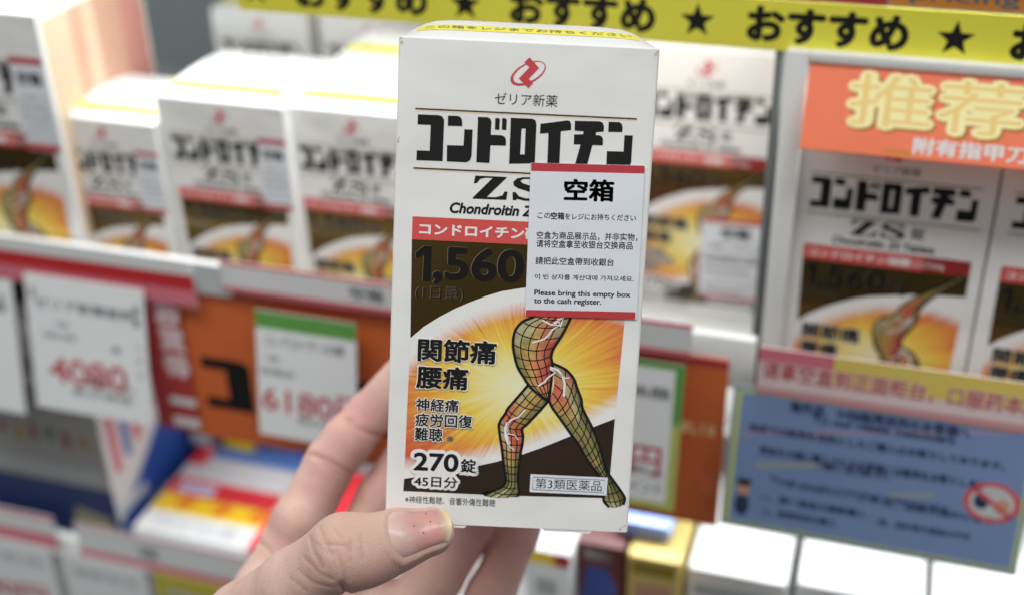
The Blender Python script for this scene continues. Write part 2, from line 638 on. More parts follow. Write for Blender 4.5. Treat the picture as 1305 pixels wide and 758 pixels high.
# the foil panel and the picture
PU0, PU1, PV0 = FP(516, 560)[0], FP(785, 560)[0], FP(514, 624.5)[1]
BUL = FP(523, 400)[0]
PV1 = BV0
UA = [(523, 430.5), (540, 416), (560, 403.5), (580, 393), (600, 384.5), (620, 377), (640, 371), (672, 366), (705, 361), (740, 358), (798, 356)]
mb = MB()
mb.poly([(BU0, PV1)] + [FP(*p) for p in UA[:-1]] + [(BU1, FP(798, 356)[1]), (BU1, PV1)], FOIL, 1)
foil = mb.build('foil_panel', box)
mb = MB()
E1 = 0.006


def embossed(body, rc, bold, mbx):
    mbx.text(body, FOIL_GLINT, (rc[0] - 0.14, rc[1] + 0.08, rc[2] - 0.14, rc[3] + 0.08), 2, bold=bold + 0.002)  # bright copy shifted up and left paints the glint on the embossed edge
    mbx.text(body, FOIL_BLACK, rc, 3, bold=bold)


embossed(',560', PH(552.5, 313.2, 669, 49), 0.03, mb)
zd = Z(510, 300, 5.833)
one = [(113, 128), (178, 78), (236, 80), (226, 342), (166, 340), (176, 150), (118, 172)]
mb.poly([(p[0] - 0.10, p[1] + 0.06) for p in zd(one)], FOIL_GLINT, 2)  # same painted glint for the traced figure
mb.poly(zd(one), FOIL_BLACK, 3)
embossed('mg', PH(673, 330, 705, 34), 0.02, mb)
embossed('(1日量)', PH(530, 363.6, 592, 19), -0.006, mb)
mb.build('dose_lettering', foil)
mb = MB()
LA = [(783.5, 533), (750, 546), (720, 558), (690, 570), (660, 580.5), (630, 588.5), (590, 597), (550, 604), (515, 609.5)]
mb.poly([FP(*p) for p in UA[:-1]] + [(BU1, FP(798, 356)[1])] + [FP(783.5, 533)] + [FP(*p) for p in LA[1:]], SUN, 2)
mb.build('sunburst_picture', box)
mb = MB()
mb.poly([FP(*p) for p in [(783.5, 533), (775, 634), (640, 630.5), (514, 625), (515, 609.5)]] + [FP(*p) for p in reversed(LA[:-1])][:-1], DARKBROWN, 2)
mb.build('dark_ground', box)


# the figure: limbs as strips of cells between two outlines
def limb(mb, pairs, ncol, colour, layer=4, lw=0.27, bulge=0.25, edge=0.68, sub=4):
    L0 = [np.array(FP(*a)) for a, b in pairs]
    R0 = [np.array(FP(*b)) for a, b in pairs]

    def spline(P):
        out = []
        for i in range(len(P) - 1):
            p0, p1, p2, p3 = P[max(i - 1, 0)], P[i], P[i + 1], P[min(i + 2, len(P) - 1)]
            for k in range(sub):
                t = k / sub
                out.append(0.5 * (2 * p1 + (p2 - p0) * t + (2 * p0 - 5 * p1 + 4 * p2 - p3) * t * t + (3 * p1 - p0 - 3 * p2 + p3) * t ** 3))
        return out + [P[-1]]
    Lp, Rp = spline(L0), spline(R0)
    ns = len(Lp)

    def pt(i, t):
        p = Lp[i] * (1 - t) + Rp[i] * t
        k, j = min(i + 2, ns - 1), max(i - 2, 0)
        ax = (Lp[k] + Rp[k] - Lp[j] - Rp[j])
        ax = ax / (np.linalg.norm(ax) + 1e-9)
        return p + ax * bulge * np.linalg.norm(Lp[i] - Rp[i]) * 4 * t * (1 - t) * 0.5
    tb = np.array(colour, float)

    def ink(i, t):
        a = min(max(i / sub - 0.5, 0), len(tb) - 1)
        c = min(max(t * ncol - 0.5, 0), ncol - 1)
        i0, c0_ = int(a), int(c)
        i1, c1_ = min(i0 + 1, len(tb) - 1), min(c0_ + 1, ncol - 1)
        fa, fc = a - i0, c - c0_
        q = (tb[i0, c0_] * (1 - fc) + tb[i0, c1_] * fc) * (1 - fa) + (tb[i1, c0_] * (1 - fc) + tb[i1, c1_] * fc) * fa
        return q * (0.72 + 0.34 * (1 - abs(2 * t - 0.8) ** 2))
    m_ = ncol * 3
    base = len(mb.v)
    V = [(p[0], -0.03 * layer, p[1]) for i in range(ns) for p in [pt(i, c / m_) for c in range(m_ + 1)]]
    F = []
    for i in range(ns - 1):
        for c in range(m_):
            q = [i * (m_ + 1) + c, i * (m_ + 1) + c + 1, (i + 1) * (m_ + 1) + c + 1, (i + 1) * (m_ + 1) + c]
            P = [V[k] for k in q]
            ar = sum(P[k][0] * P[(k + 1) % 4][2] - P[(k + 1) % 4][0] * P[k][2] for k in range(4))
            F.append(tuple(q if ar > 0 else q[::-1]))
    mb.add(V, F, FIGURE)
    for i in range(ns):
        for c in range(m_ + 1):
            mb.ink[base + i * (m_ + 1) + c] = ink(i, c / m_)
    for i in range(sub, ns - 1, sub):
        mb.line([pt(i, t) for t in np.linspace(0, 1, 9)], lw, BLACK, layer + 1)
    for c in range(1, ncol):
        mb.line([pt(i, c / ncol) for i in range(ns)], lw, BLACK, layer + 1)
    mb.line([tuple(p) for p in Lp], edge, BLACK, layer + 2)
    mb.line([tuple(p) for p in Rp], edge, BLACK, layer + 2)


def figure_material():
    m = bpy.data.materials.new('figure_print')
    m.use_nodes = True
    N, L = m.node_tree.nodes, m.node_tree.links
    b = N['Principled BSDF']
    b.inputs['Roughness'].default_value = 0.4
    a = N.new('ShaderNodeAttribute')
    a.attribute_name = 'ink'
    tc = N.new('ShaderNodeTexCoord')
    n = N.new('ShaderNodeTexNoise')
    n.inputs['Scale'].default_value = 500
    n.inputs['Detail'].default_value = 5
    L.new(tc.outputs['Object'], n.inputs['Vector'])
    mr = N.new('ShaderNodeMapRange')
    mr.inputs[1].default_value, mr.inputs[2].default_value, mr.inputs[3].default_value, mr.inputs[4].default_value = 0.3, 0.7, 0.75, 1.2
    L.new(n.outputs['Fac'], mr.inputs[0])
    v = N.new('ShaderNodeVectorMath')
    v.operation = 'SCALE'
    L.new(a.outputs['Color'], v.inputs[0])
    L.new(mr.outputs[0], v.inputs['Scale'])
    L.new(v.outputs[0], b.inputs['Base Color'])
    return m


FIGURE = figure_material()


def q4(x, y): return (630 + x / 5.417, 390 + y / 5.417)
def q5(x, y): return (600 + x / 5.414, 510 + y / 5.414)


def pick(tbl):
    return tbl


K, Kd, Kl, T_, S_, Sd = OLIVE, OLIVE_D, OLIVE_L, TAN, SORE, SORE_D
mb = MB()
arm = [((690, 398), (716, 412)), ((700, 380), (726, 392)), ((722, 362), (740, 370)), ((750, 344), (762, 350)), ((776, 326), (785, 332)), ((792, 312), (798, 318))]
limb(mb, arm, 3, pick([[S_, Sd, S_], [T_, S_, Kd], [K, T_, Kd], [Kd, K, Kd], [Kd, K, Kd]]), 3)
leg_back = [(q4(375, 640), q4(400, 392)), (q4(395, 690), q4(492, 435)), (q4(430, 740), q4(548, 498)), (q5(610, 115), q4(572, 565)),
            (q5(655, 178), q4(600, 640)), (q5(695, 236), q5(770, 48)), (q5(738, 292), q5(802, 116)), (q5(765, 340), q5(835, 180)), (q5(790, 388), q5(870, 262)),
            (q5(820, 432), q5(893, 330)), (q5(848, 470), q5(912, 400)), (q5(880, 510), q5(928, 452)), (q5(903, 540), q5(948, 500)), (q5(922, 580), q5(985, 552)), (q5(918, 640), q5(1030, 615)), (q5(918, 690), q5(1062, 672)), (q5(955, 732), q5(1050, 715))]
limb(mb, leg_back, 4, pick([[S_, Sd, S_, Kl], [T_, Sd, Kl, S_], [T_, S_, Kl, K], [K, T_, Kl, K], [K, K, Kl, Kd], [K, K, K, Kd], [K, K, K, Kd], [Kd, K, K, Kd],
                            [Kd, K, K, Kd], [K, T_, K, Kd], [Kd, K, K, Kd], [Kd, K, Kd, Kd], [Kd, K, Kd, Kd], [Kd, K, Kd, Kd], [K, K, K, Kd], [Kl, Kl, K, Kd]]), 3)
leg_front = [(q4(235, 540), q4(376, 648)), (q4(190, 592), q4(330, 700)), (q4(140, 650), q5(480, 65)), (q4(90, 708), q5(420, 128)), (q5(240, 85), q5(385, 165)), (q5(198, 150), q5(353, 195)),
             (q5(196, 205), q5(360, 240)), (q5(205, 270), q5(355, 300)), (q5(214, 330), q5(345, 350)), (q5(220, 385), q5(338, 400)), (q5(226, 440), q5(332, 450)), (q5(234, 490), q5(328, 500)), (q5(240, 545), q5(325, 550)), (q5(222, 590), q5(330, 598)), (q5(150, 622), q5(332, 640)), (q5(95, 650), q5(320, 657))]
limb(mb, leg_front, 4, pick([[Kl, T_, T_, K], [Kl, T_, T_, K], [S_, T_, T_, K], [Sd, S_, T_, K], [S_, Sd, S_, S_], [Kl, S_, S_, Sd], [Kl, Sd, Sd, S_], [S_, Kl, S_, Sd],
                             [K, T_, S_, K], [K, T_, K, Kd], [Kd, K, K, Kd], [Kd, K, K, Kd], [Kd, K, K, K], [K, Kl, K, K], [K, Kl, Kl, K]]), 3)
mb.poly([FP(*p) for p in [q5(222, 588), q5(150, 612), q5(85, 632), q5(78, 645), q5(100, 658), q5(320, 664), q5(333, 648)]], BLACK, 2)
torso = [(q4(345, 20), q4(535, 40)), (q4(285, 66), q4(525, 80)), (q4(195, 105), q4(500, 135)), (q4(143, 170), q4(458, 212)), (q4(129, 260), q4(412, 283)), (q4(141, 345), q4(392, 342)), (q4(162, 420), q4(400, 392)),
         (q4(198, 480), q4(400, 440)), (q4(240, 545), q4(393, 510)), (q4(300, 602), q4(385, 580)), (q4(368, 652), q4(378, 645))]
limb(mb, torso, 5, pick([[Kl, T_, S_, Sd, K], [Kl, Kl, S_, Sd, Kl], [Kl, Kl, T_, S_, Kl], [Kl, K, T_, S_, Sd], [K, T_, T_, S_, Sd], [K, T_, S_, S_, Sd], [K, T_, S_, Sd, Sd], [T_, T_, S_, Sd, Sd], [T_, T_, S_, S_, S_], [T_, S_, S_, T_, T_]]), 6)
for pl, w in (([q4(330, 95), q4(390, 125), q4(450, 130), q4(400, 160), q4(375, 195), q4(345, 225), q4(260, 250)], 1.0), ([q4(440, 85), q4(455, 140), q4(480, 70), q4(410, 120)], 1.5),
              ([q4(385, 420), q4(440, 440), q4(470, 475), q4(485, 530), q4(480, 620)], 1.4), ([q4(385, 430), q4(420, 455), q4(370, 490), q4(345, 520), q4(300, 550)], 1.0), ([q4(460, 460), q4(490, 495), q4(520, 490)], 0.8),
              ([q5(375, 60), q5(330, 110), q5(280, 130), q5(255, 160), q5(250, 220)], 1.0), ([q5(255, 150), q5(240, 190), q5(245, 250), q5(265, 300)], 2.2), ([q5(250, 225), q5(300, 235), q5(330, 270)], 0.6), ([q5(260, 250), q5(265, 310), q5(300, 340)], 0.6)):
    mb.line([FP(*p) for p in pl], w * 0.42, WHITE_INK, 9)
mb.build('figure_picture', box)

# symptom lettering with white halos
mb = MB()


def haloed(body, rc, bold, halo, hm=WHITE_INK, lay=10):
    V, F = glyphs(body, 0.0, 0.0)
    lo, hi = V.min(0), V.max(0)
    sx, sy = (rc[2] - rc[0]) / (hi[0] - lo[0]), (rc[3] - rc[1]) / (hi[1] - lo[1])
    n = 12
    for k in range(n):                        # halo: the letters spread in a ring
        a = 2 * math.pi * k / n
        Q = (V - lo) * [sx, sy] + [rc[0] + halo * math.cos(a), rc[1] + halo * math.sin(a)]
        mb.add([(q[0], -0.03 * lay - 0.001 * k, q[1]) for q in Q], F, hm)
    mb.text(body, BLACK, rc, lay + 1, bold=bold)


haloed('関節痛', PH(533, 429.5, 633.5, 30), 0.032, 0.28)
haloed('腰痛', PH(531, 464.5, 597.5, 29.5), 0.032, 0.28)
haloed('神経痛', PH(530.5, 506, 585, 16.6), 0.022, 0.25)
haloed('疲労回復', PH(529.5, 525, 602.5, 17), 0.022, 0.25)
haloed('難聴', PH(529, 543.3, 564.5, 17), 0.022, 0.25)
mb.text('※', GREYINK, PR(569.5, 554, 578, 562), 11)
mb.build('symptom_lettering', box)
mb = MB()
haloed('270', PH(527.5, 575, 585, 23.4), 0.028, 0.95)
haloed('錠', PH(587.5, 583.3, 607, 17.8), 0.024, 0.9)
haloed('45日分', PH(528.3, 604.8, 583.5, 13.8), 0.02, 0.8)
mb.rect(*PR(531, 580, 580, 612), WHITE_INK, 9)
mb.build('count_lettering', box)
mb = MB()
mb.text('※神経性難聴、音響外傷性難聴', BLACK, PH(516.3, 630.6, 631.5, 9.3), 2)
mb.build('footnote_lettering', box)
mb = MB()
r = PR(676, 604, 773, 629.5)
r = (r[0], FP(676, 626)[1], r[2], FP(676, 603)[1])
mb.rect(*r, STICKER, 10)
for d, w in ((0.75, 0.14),):
    a, b, c, e = r[0] + d, r[1] + d, r[2] - d, r[3] - d
    mb.line([(a, b), (c, b), (c, e), (a, e), (a, b)], w, BLACK, 11)
mb.text('第3類医薬品', BLACK, (r[0] + 1.4, r[1] + 1.1, r[2] - 1.4, r[3] - 1.0), 11)
mb.build('class_label', box)


# label on the domed top
def on_top(q, lift=0.08):
    return (q[0], q[1], H + dome(q[0], q[1]) + lift)


mb = MB()
tu0, tu1, ty0, ty1 = -28.2, 27.6, 6.2, 13.0
nx, ny = 24, 5
for i in range(nx):
    for j in range(ny):
        q = [(tu0 + (tu1 - tu0) * (i + a) / nx, ty0 + (ty1 - ty0) * (j + b) / ny) for a, b in ((0, 0), (1, 0), (1, 1), (0, 1))]
        mb.add([on_top(p) for p in q], [(0, 1, 2, 3)], YELLOW)
mb.text('この箱をレジまでお持ちください', mat('olive_ink', (0.16, 0.14, 0.05), 0.5), (tu0 + 2, ty0 + 1.6, tu1 - 2, ty1 - 1.6), 1, bold=0.0, xf=lambda q: on_top(q, 0.16))
mb.build('top_label', box)
mb = MB()
mb.text('コンドロイチンZS錠', GREYINK, (-24, 30, 24, 37), 1, bold=0.01, xf=lambda q: on_top(q, 0.1))
mb.text('270錠', GREYINK, (-10, 42, 10, 47), 1, xf=lambda q: on_top(q, 0.1))
mb.build('top_lettering', box)

# the pasted notice
mb = MB()
c0, c1, c2, c3 = FP(676.5, 207.5), FP(821.5, 211), FP(811, 406), FP(669, 401.5)
su0, su1 = (c0[0] + c3[0]) / 2, (c1[0] + c2[0]) / 2
sv1, sv0 = (c0[1] + c1[1]) / 2, (c2[1] + c3[1]) / 2
V = [(c3[0], -0.46, c3[1]), (c2[0], -0.46, c2[1]), (c1[0], -0.46, c1[1]), (c0[0], -0.46, c0[1])]
V += [(x, -0.38, z) for x, y, z in V]
mb.add(V, [(0, 1, 2, 3), (4, 7, 6, 5), (0, 4, 5, 1), (1, 5, 6, 2), (2, 6, 7, 3), (3, 7, 4, 0)], STICKER)
sticker = mb.build('notice_sticker', box)
for y0, y1 in ((208, 219.5), (396, 405.5)):
    mb = MB()
    if y0 < 300:
        P = [FP(676.8, 208.2), FP(678.5, 207.6), FP(820, 211.3), FP(821.5, 213), FP(821, 221.3), FP(677, 218)]
    else:
        P = [FP(670.5, 394), FP(809.5, 397), FP(809.5, 404.5), FP(808, 406), FP(671, 402), FP(669.5, 400)]
    mb.poly(list(reversed(P)), RED, 16)
    mb.build('red_bar', sticker)
mb = MB()
SL = 16
nu_ = np.array(c1) - np.array(c0)
nu_ = nu_ / np.linalg.norm(nu_)
nv_ = np.array([-nu_[1], nu_[0]])


def NR(x0, y0, x1, y1):
    a, b = np.array(FP(x0, y0)) - np.array(c0), np.array(FP(x1, y1)) - np.array(c0)
    return (a @ nu_, b @ nv_, b @ nu_, a @ nv_)


def on_notice(q):
    p = np.array(c0) + q[0] * nu_ + q[1] * nv_
    return (p[0], -0.03 * SL, p[1])


mb.text('空箱', BLACK, NR(719, 227.5, 782, 257.5), SL, bold=0.035, xf=on_notice)
for body, rc, b in (('この', (685, 271, 701.5, 278.5), 0), ('空箱', (702, 270.3, 719, 280), 0.03), ('をレジにお持ちください', (720, 271.5, 810, 282), 0),
                    ('空盒为商品展示品，并非实物，', (684, 294.5, 812, 307.5), 0), ('请将空盒拿至收银台交换商品', (683.5, 305, 806, 318), 0.004),
                    ('請把此空盒帶到收銀台', (682.5, 327, 782, 339), 0), ('이 빈 상자를 계산대에 가져오세요.', (681.5, 348.5, 807, 358.5), 0.01),
                    ('Please bring this empty box', (681, 368.5, 803, 380.5), 0.024), ('to the cash register.', (680.5, 378.5, 766, 390), 0.024)):
    mb.text(body, BLACK, NR(*rc), SL, bold=max(b, 0.014), xf=on_notice)
mb.build('notice_lettering', sticker)

# ================================================================== PERSON: the hand (one continuous surface from a distance field)
def hand_field():
    h = 0.52
    lo = np.array([-118.0, 14.0, 303.0])
    hi = np.array([26.0, 172.0, 416.0])
    n = np.ceil((hi - lo) / h).astype(int)
    ax = [(lo[i] + h * np.arange(n[i])).astype(np.float32) for i in range(3)]
    fld = np.full(tuple(n), 12.0, np.float32)

    def sub(pts, rad, pad=13.0):
        pts = np.array(pts)
        a = np.clip(((pts.min(0) - rad - pad - lo) / h).astype(int), 0, n)
        b = np.clip(((pts.max(0) + rad + pad - lo) / h).astype(int) + 1, 0, n)
        return tuple(slice(a[i], b[i]) for i in range(3))

    def grid(sl):
        return np.meshgrid(ax[0][sl[0]], ax[1][sl[1]], ax[2][sl[2]], indexing='ij', sparse=True)

    def rcone(G, a, b, r1, r2):
        a, b = np.asarray(a), np.asarray(b)
        d = b - a
        L2 = float(d @ d)
        px, py, pz = G[0] - a[0], G[1] - a[1], G[2] - a[2]
        t = np.clip((px * d[0] + py * d[1] + pz * d[2]) / L2, 0, 1)
        return np.sqrt((px - t * d[0]) ** 2 + (py - t * d[1]) ** 2 + (pz - t * d[2]) ** 2) - (r1 + (r2 - r1) * t)

    def smin(a, b, k):
        q = np.clip(0.5 + 0.5 * (b - a) / k, 0, 1)
        return b * (1 - q) + a * q - k * q * (1 - q)

    def chain(pts, k=2.0, pads=()):
        P = [Cm(*p[:3]) for p in pts]
        R = [p[3] for p in pts]
        sl = sub(P, max(R))
        G = grid(sl)
        d = None
        for i in range(len(P) - 1):
            e = rcone(G, P[i], P[i + 1], R[i], R[i + 1])
            d = e if d is None else smin(d, e, k)
        for (x, y, z, r) in pads:
            c = Cm(x, y, z)
            e = np.sqrt((G[0] - c[0]) ** 2 + (G[1] - c[1]) ** 2 + (G[2] - c[2]) ** 2) - r
            d = smin(d, e, 4.0)
        return sl, d.astype(np.float32)

    def merge(item, k):
        sl, d = item
        fld[sl] = smin(fld[sl], d, k)

    bk = lambda x, y, r: FD(x, y, D) + r + 0.2
    # palm first
    for a, b in (((344, 756, 389, 9.6), (282, 1010, 396, 17)), ((408, 770, 393, 10.5), (320, 1030, 398, 17)),
                 ((490, 808, 396, 10.5), (370, 1050, 398, 17)), ((572, 862, 396, 9.5), (420, 1060, 398, 16)),
                 ((408, 770, 393, 9.5), (490, 800, 396, 9.5)), ((490, 800, 396, 9.5), (572, 862, 396, 9))):
        merge(chain([a, b]), 8.0)
    merge(chain([(470, 760, 400, 7.5), (530, 782, 400, 7.5)]), 7.0)
    # fingers
    idx = [(343, 748, 388, 9.6), (383, 664, 389, 8.6), (421, 590, 391, 7.9), (444, 560, 394, 7.5), (467, 533, 397, 7.3), (513, 480, bk(513, 480, 6.8), 6.6)]
    mid = [(418, 764, 393, 9.2), (458, 692, 394, 8.6), (488, 634, 397, 8.1), (527, 572, 402, 7.5), (574, 515, bk(574, 515, 6.8), 6.6)]
    rng = [(500, 806, 396, 9.6), (554, 736, 398, 8.5), (604, 660, 402, 7.9), (642, 605, 404, 7.3), (684, 550, bk(684, 550, 6.6), 6.4)]
    pky = [(575, 858, 396, 9.0), (626, 757, 399, 7.6), (659, 682, 402, 6.5), (679, 638, 404, 6.1), (704, 590, bk(704, 590, 5.8), 5.6)]
    merge(chain(idx, pads=[(380, 662, 384.5, 6.6), (440, 562, 390.5, 6.4)]), 5.0)
    for f, kk in ((mid, 2.2), (rng, 2.2), (pky, 2.2)):
        merge(chain(f), kk)
    # thumb
    f1, f2 = FD(505, 690), FD(549, 676)
    thumb = [(205, 905, 374, 15.5), (316, 795, 347, 11.8), (376, 746, 332, 9.6), (440, 702.5, 322.5, 9.5), (503, 689, f1 - 8.2, 7.5), (549, 677.5, f2 - 6.4, 6.1)]
    merge(chain([(205, 905, 374, 15.5), (310, 1010, 392, 19)]), 8.0)
    merge(chain([(316, 800, 352, 9), (346, 770, 384, 9)]), 9.0)
    merge(chain(thumb, k=3.0, pads=[(352, 790, 338, 9.5), (470, 706, 322, 7.6)]), 5.0)
    fw = chain([(300, 1060, 396, 21), (210, 1400, 400, 25)])
    merge(fw, 9.0)

    # thumb frame for the nail: axis, normal towards the camera and slightly up
    A, B = Cm(*thumb[4][:3]), Cm(*thumb[5][:3])
    axis = (B - A) / np.linalg.norm(B - A)
    nrm = -A / np.linalg.norm(A)
    nrm = nrm - axis * (nrm @ axis)
    nrm /= np.linalg.norm(nrm)
    side = np.cross(axis, nrm)                 # points down in the picture or up; fix below
    if side[1] > 0:
        side = -side                           # up
    tilt = math.radians(17)
    nn = nrm * math.cos(tilt) + side * math.sin(tilt)
    sd = side * math.cos(tilt) - nrm * math.sin(tilt)

    # creases: shallow grooves whose course follows the skin folds
    sl = tuple(slice(0, n[i]) for i in range(3))
    cre = []

    def groove(poly, w, dep, zr):
        P = np.array([Cm(x, y, (zr[0] + zr[1]) / 2) for x, y in poly])
        a = np.clip(((np.array([P[:, 0].min() - 4, P[:, 1].min() - 4, zr[0]]) - lo) / h).astype(int), 0, n)
        b = np.clip(((np.array([P[:, 0].max() + 4, P[:, 1].max() + 4, zr[1]]) - lo) / h).astype(int) + 1, 0, n)
        s3 = tuple(slice(a[i], b[i]) for i in range(3))
        G = grid(s3)
        qx, qy = G[0] / G[2] * FPX + PC[0], G[1] / G[2] * FPX + PC[1]
        best = np.full(np.broadcast(qx, qy).shape, 1e9, np.float32)
        for i in range(len(poly) - 1):
            p, q = np.array(poly[i], float), np.array(poly[i + 1], float)
            dd = q - p
            t = np.clip(((qx - p[0]) * dd[0] + (qy - p[1]) * dd[1]) / (dd @ dd), 0, 1)
            best = np.minimum(best, (qx - p[0] - t * dd[0]) ** 2 + (qy - p[1] - t * dd[1]) ** 2)
        mmpp = G[2] / FPX
        g = dep * np.exp(-best * mmpp ** 2 / w ** 2)
        fld[s3] += g.astype(np.float32)
        cre.append((poly, w))

    groove([(447, 536), (457, 545), (470, 551), (494, 556)], 0.9, 0.62, (380, 401))
    groove([(440, 531), (447, 536)], 0.9, 0.28, (380, 401))
    groove([(402, 580), (416, 585), (433, 595), (456, 608)], 0.9, 0.62, (374, 394))
    groove([(392, 577), (402, 580)], 0.9, 0.25, (374, 394))
    groove([(410, 587), (432, 602), (448, 611)], 0.8, 0.3, (374, 394))
    groove([(332, 690), (346, 703), (354, 712)], 0.7, 0.35, (370, 392))
    for poly, w, dep in (([(408, 671), (414, 688), (422, 706)], 0.6, 0.33), ([(395, 685), (402, 705), (411, 722)], 0.6, 0.33), ([(418, 693), (440, 694), (445, 701)], 0.6, 0.33),
                         ([(446, 690), (446.5, 714)], 0.6, 0.28), ([(389, 711), (407, 729), (425, 738)], 0.45, 0.22), ([(426, 673), (436, 686)], 0.4, 0.2),
                         ([(402, 690), (412, 700), (424, 704)], 0.4, 0.2), ([(436, 745), (441, 753), (438, 760)], 0.9, 1.1), ([(428, 700), (436, 720), (440, 738)], 0.5, 0.2),
                         ([(380, 725), (400, 742), (425, 748)], 0.4, 0.18), ([(459, 682), (462, 712)], 0.6, 0.16), ([(370, 735), (390, 752)], 0.5, 0.15)):
        groove(poly, w, dep, (305, 335))
    return fld, lo, h, ax, (A, B, axis, nn, sd), cre


def surface_nets(f, lo, h):
    s = f < 0
    nx, ny, nz = f.shape
    c = np.zeros((nx - 1, ny - 1, nz - 1), np.int8)
    for i in (0, 1):
        for j in (0, 1):
            for k in (0, 1):
                c += s[i:nx - 1 + i, j:ny - 1 + j, k:nz - 1 + k]
    act = (c > 0) & (c < 8)
    ids = np.argwhere(act)
    idx = -np.ones(act.shape, np.int64)
    idx[tuple(ids.T)] = np.arange(len(ids))
    acc = np.zeros((len(ids), 3))
    cnt = np.zeros(len(ids))
    cor = [(i, j, k) for i in (0, 1) for j in (0, 1) for k in (0, 1)]
    val = {q: f[ids[:, 0] + q[0], ids[:, 1] + q[1], ids[:, 2] + q[2]] for q in cor}
    for q in cor:
        for a in range(3):
            if q[a] == 0:
                r = list(q); r[a] = 1; r = tuple(r)
                v0, v1 = val[q], val[r]
                m = (v0 < 0) != (v1 < 0)
                t = np.where(m, v0 / np.where(m, v0 - v1, 1), 0)
                p = np.tile(np.array(q, float), (len(ids), 1))
                p[:, a] = t
                acc[m] += p[m]
                cnt[m] += 1
    V = (ids + acc / cnt[:, None]) * h + lo
    F = []
    for a in range(3):
        b, c2 = (a + 1) % 3, (a + 2) % 3
        s0 = [slice(None)] * 3; s1 = [slice(None)] * 3
        s0[a], s1[a] = slice(0, -1), slice(1, None)
        e = s[tuple(s0)] != s[tuple(s1)]
        w = np.argwhere(e)
        w = w[(w[:, b] > 0) & (w[:, c2] > 0) & (w[:, b] < f.shape[b] - 1) & (w[:, c2] < f.shape[c2] - 1)]
        ins = s[tuple(w.T)]
        def at(db, dc):
            q = w.copy(); q[:, b] -= db; q[:, c2] -= dc
            return idx[tuple(q.T)]
        Q = np.stack([at(1, 1), at(0, 1), at(0, 0), at(1, 0)], 1)
        Q[~ins] = Q[~ins][:, ::-1]
        F.append(Q)
    return V, np.concatenate(F)


def skin_material():
    m = bpy.data.materials.new('skin')
    m.use_nodes = True
    nt = m.node_tree
    N, L = nt.nodes, nt.links
    b = N['Principled BSDF']
    b.inputs['Specular IOR Level'].default_value = 0.42
    b.inputs['Subsurface Weight'].default_value = 0.35
    b.inputs['Subsurface Radius'].default_value = (1.0, 0.35, 0.2)
    b.inputs['Subsurface Scale'].default_value = 0.0016
    tc = N.new('ShaderNodeTexCoord')

    def noise(scale, det, rough=0.5, vec=None):
        k = N.new('ShaderNodeTexNoise')
        k.inputs['Scale'].default_value = scale
        k.inputs['Detail'].default_value = det
        k.inputs['Roughness'].default_value = rough
        L.new(vec or tc.outputs['Object'], k.inputs['Vector'])
        return k.outputs['Fac']

    def mixc(fac, a, c):
        k = N.new('ShaderNodeMix')
        k.data_type = 'RGBA'
        for nm, v in (('Factor', fac), ('A', a), ('B', c)):
            if isinstance(v, (tuple, float)): k.inputs[nm].default_value = v
            else: L.new(v, k.inputs[nm])
        return k.outputs['Result']

    def mr(x, a, c, d, e):
        k = N.new('ShaderNodeMapRange')
        L.new(x, k.inputs[0])
        for i, v in enumerate((a, c, d, e)): k.inputs[i + 1].default_value = v
        return k.outputs[0]

    def attr(n_):
        k = N.new('ShaderNodeAttribute')
        k.attribute_name = n_
        return k.outputs['Fac']

    def op(kind, a, c):
        k = N.new('ShaderNodeMath')
        k.operation = kind
        for i, v in enumerate((a, c)):
            if isinstance(v, float): k.inputs[i].default_value = v
            else: L.new(v, k.inputs[i])
        return k.outputs[0]
    base = mixc(mr(noise(70, 5, 0.65), 0.35, 0.65, 0, 1), (0.625, 0.40, 0.335, 1), (0.715, 0.505, 0.435, 1))
    base = mixc(mr(noise(260, 4, 0.7), 0.46, 0.70, 0, 0.42), base, (0.61, 0.335, 0.285, 1))
    base = mixc(mr(noise(900, 3, 0.7), 0.45, 0.72, 0, 0.30), base, (0.72, 0.55, 0.48, 1))
    base = mixc(attr('blush'), base, (0.64, 0.315, 0.285, 1))
    base = mixc(attr('tan'), base, (0.555, 0.37, 0.30, 1))
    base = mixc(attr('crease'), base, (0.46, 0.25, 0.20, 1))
    L.new(base, b.inputs['Base Color'])
    L.new(mr(noise(500, 4, 0.6), 0.3, 0.7, 0.42, 0.62), b.inputs['Roughness'])
    # skin relief: pores, criss-cross cells and fine lines across the fingers
    cv = N.new('ShaderNodeCombineXYZ')
    L.new(op('MULTIPLY', attr('along'), 1.15), cv.inputs[0])
    L.new(op('MULTIPLY', attr('across'), 0.16), cv.inputs[1])
    lines = noise(1.0, 5, 0.75, cv.outputs[0])
    v = N.new('ShaderNodeTexVoronoi')
    v.feature = 'DISTANCE_TO_EDGE'
    v.inputs['Scale'].default_value = 1250
    L.new(tc.outputs['Object'], v.inputs['Vector'])
    hgt = op('ADD', mr(v.outputs['Distance'], 0.0, 0.10, 0.0, 0.32), op('MULTIPLY', lines, 1.5))
    hgt = op('ADD', hgt, op('MULTIPLY', noise(420, 6, 0.75), 0.9))
    bp = N.new('ShaderNodeBump')
    bp.inputs['Strength'].default_value = 0.6
    bp.inputs['Distance'].default_value = 0.00030
    L.new(hgt, bp.inputs['Height'])
    L.new(bp.outputs['Normal'], b.inputs['Normal'])
    return m


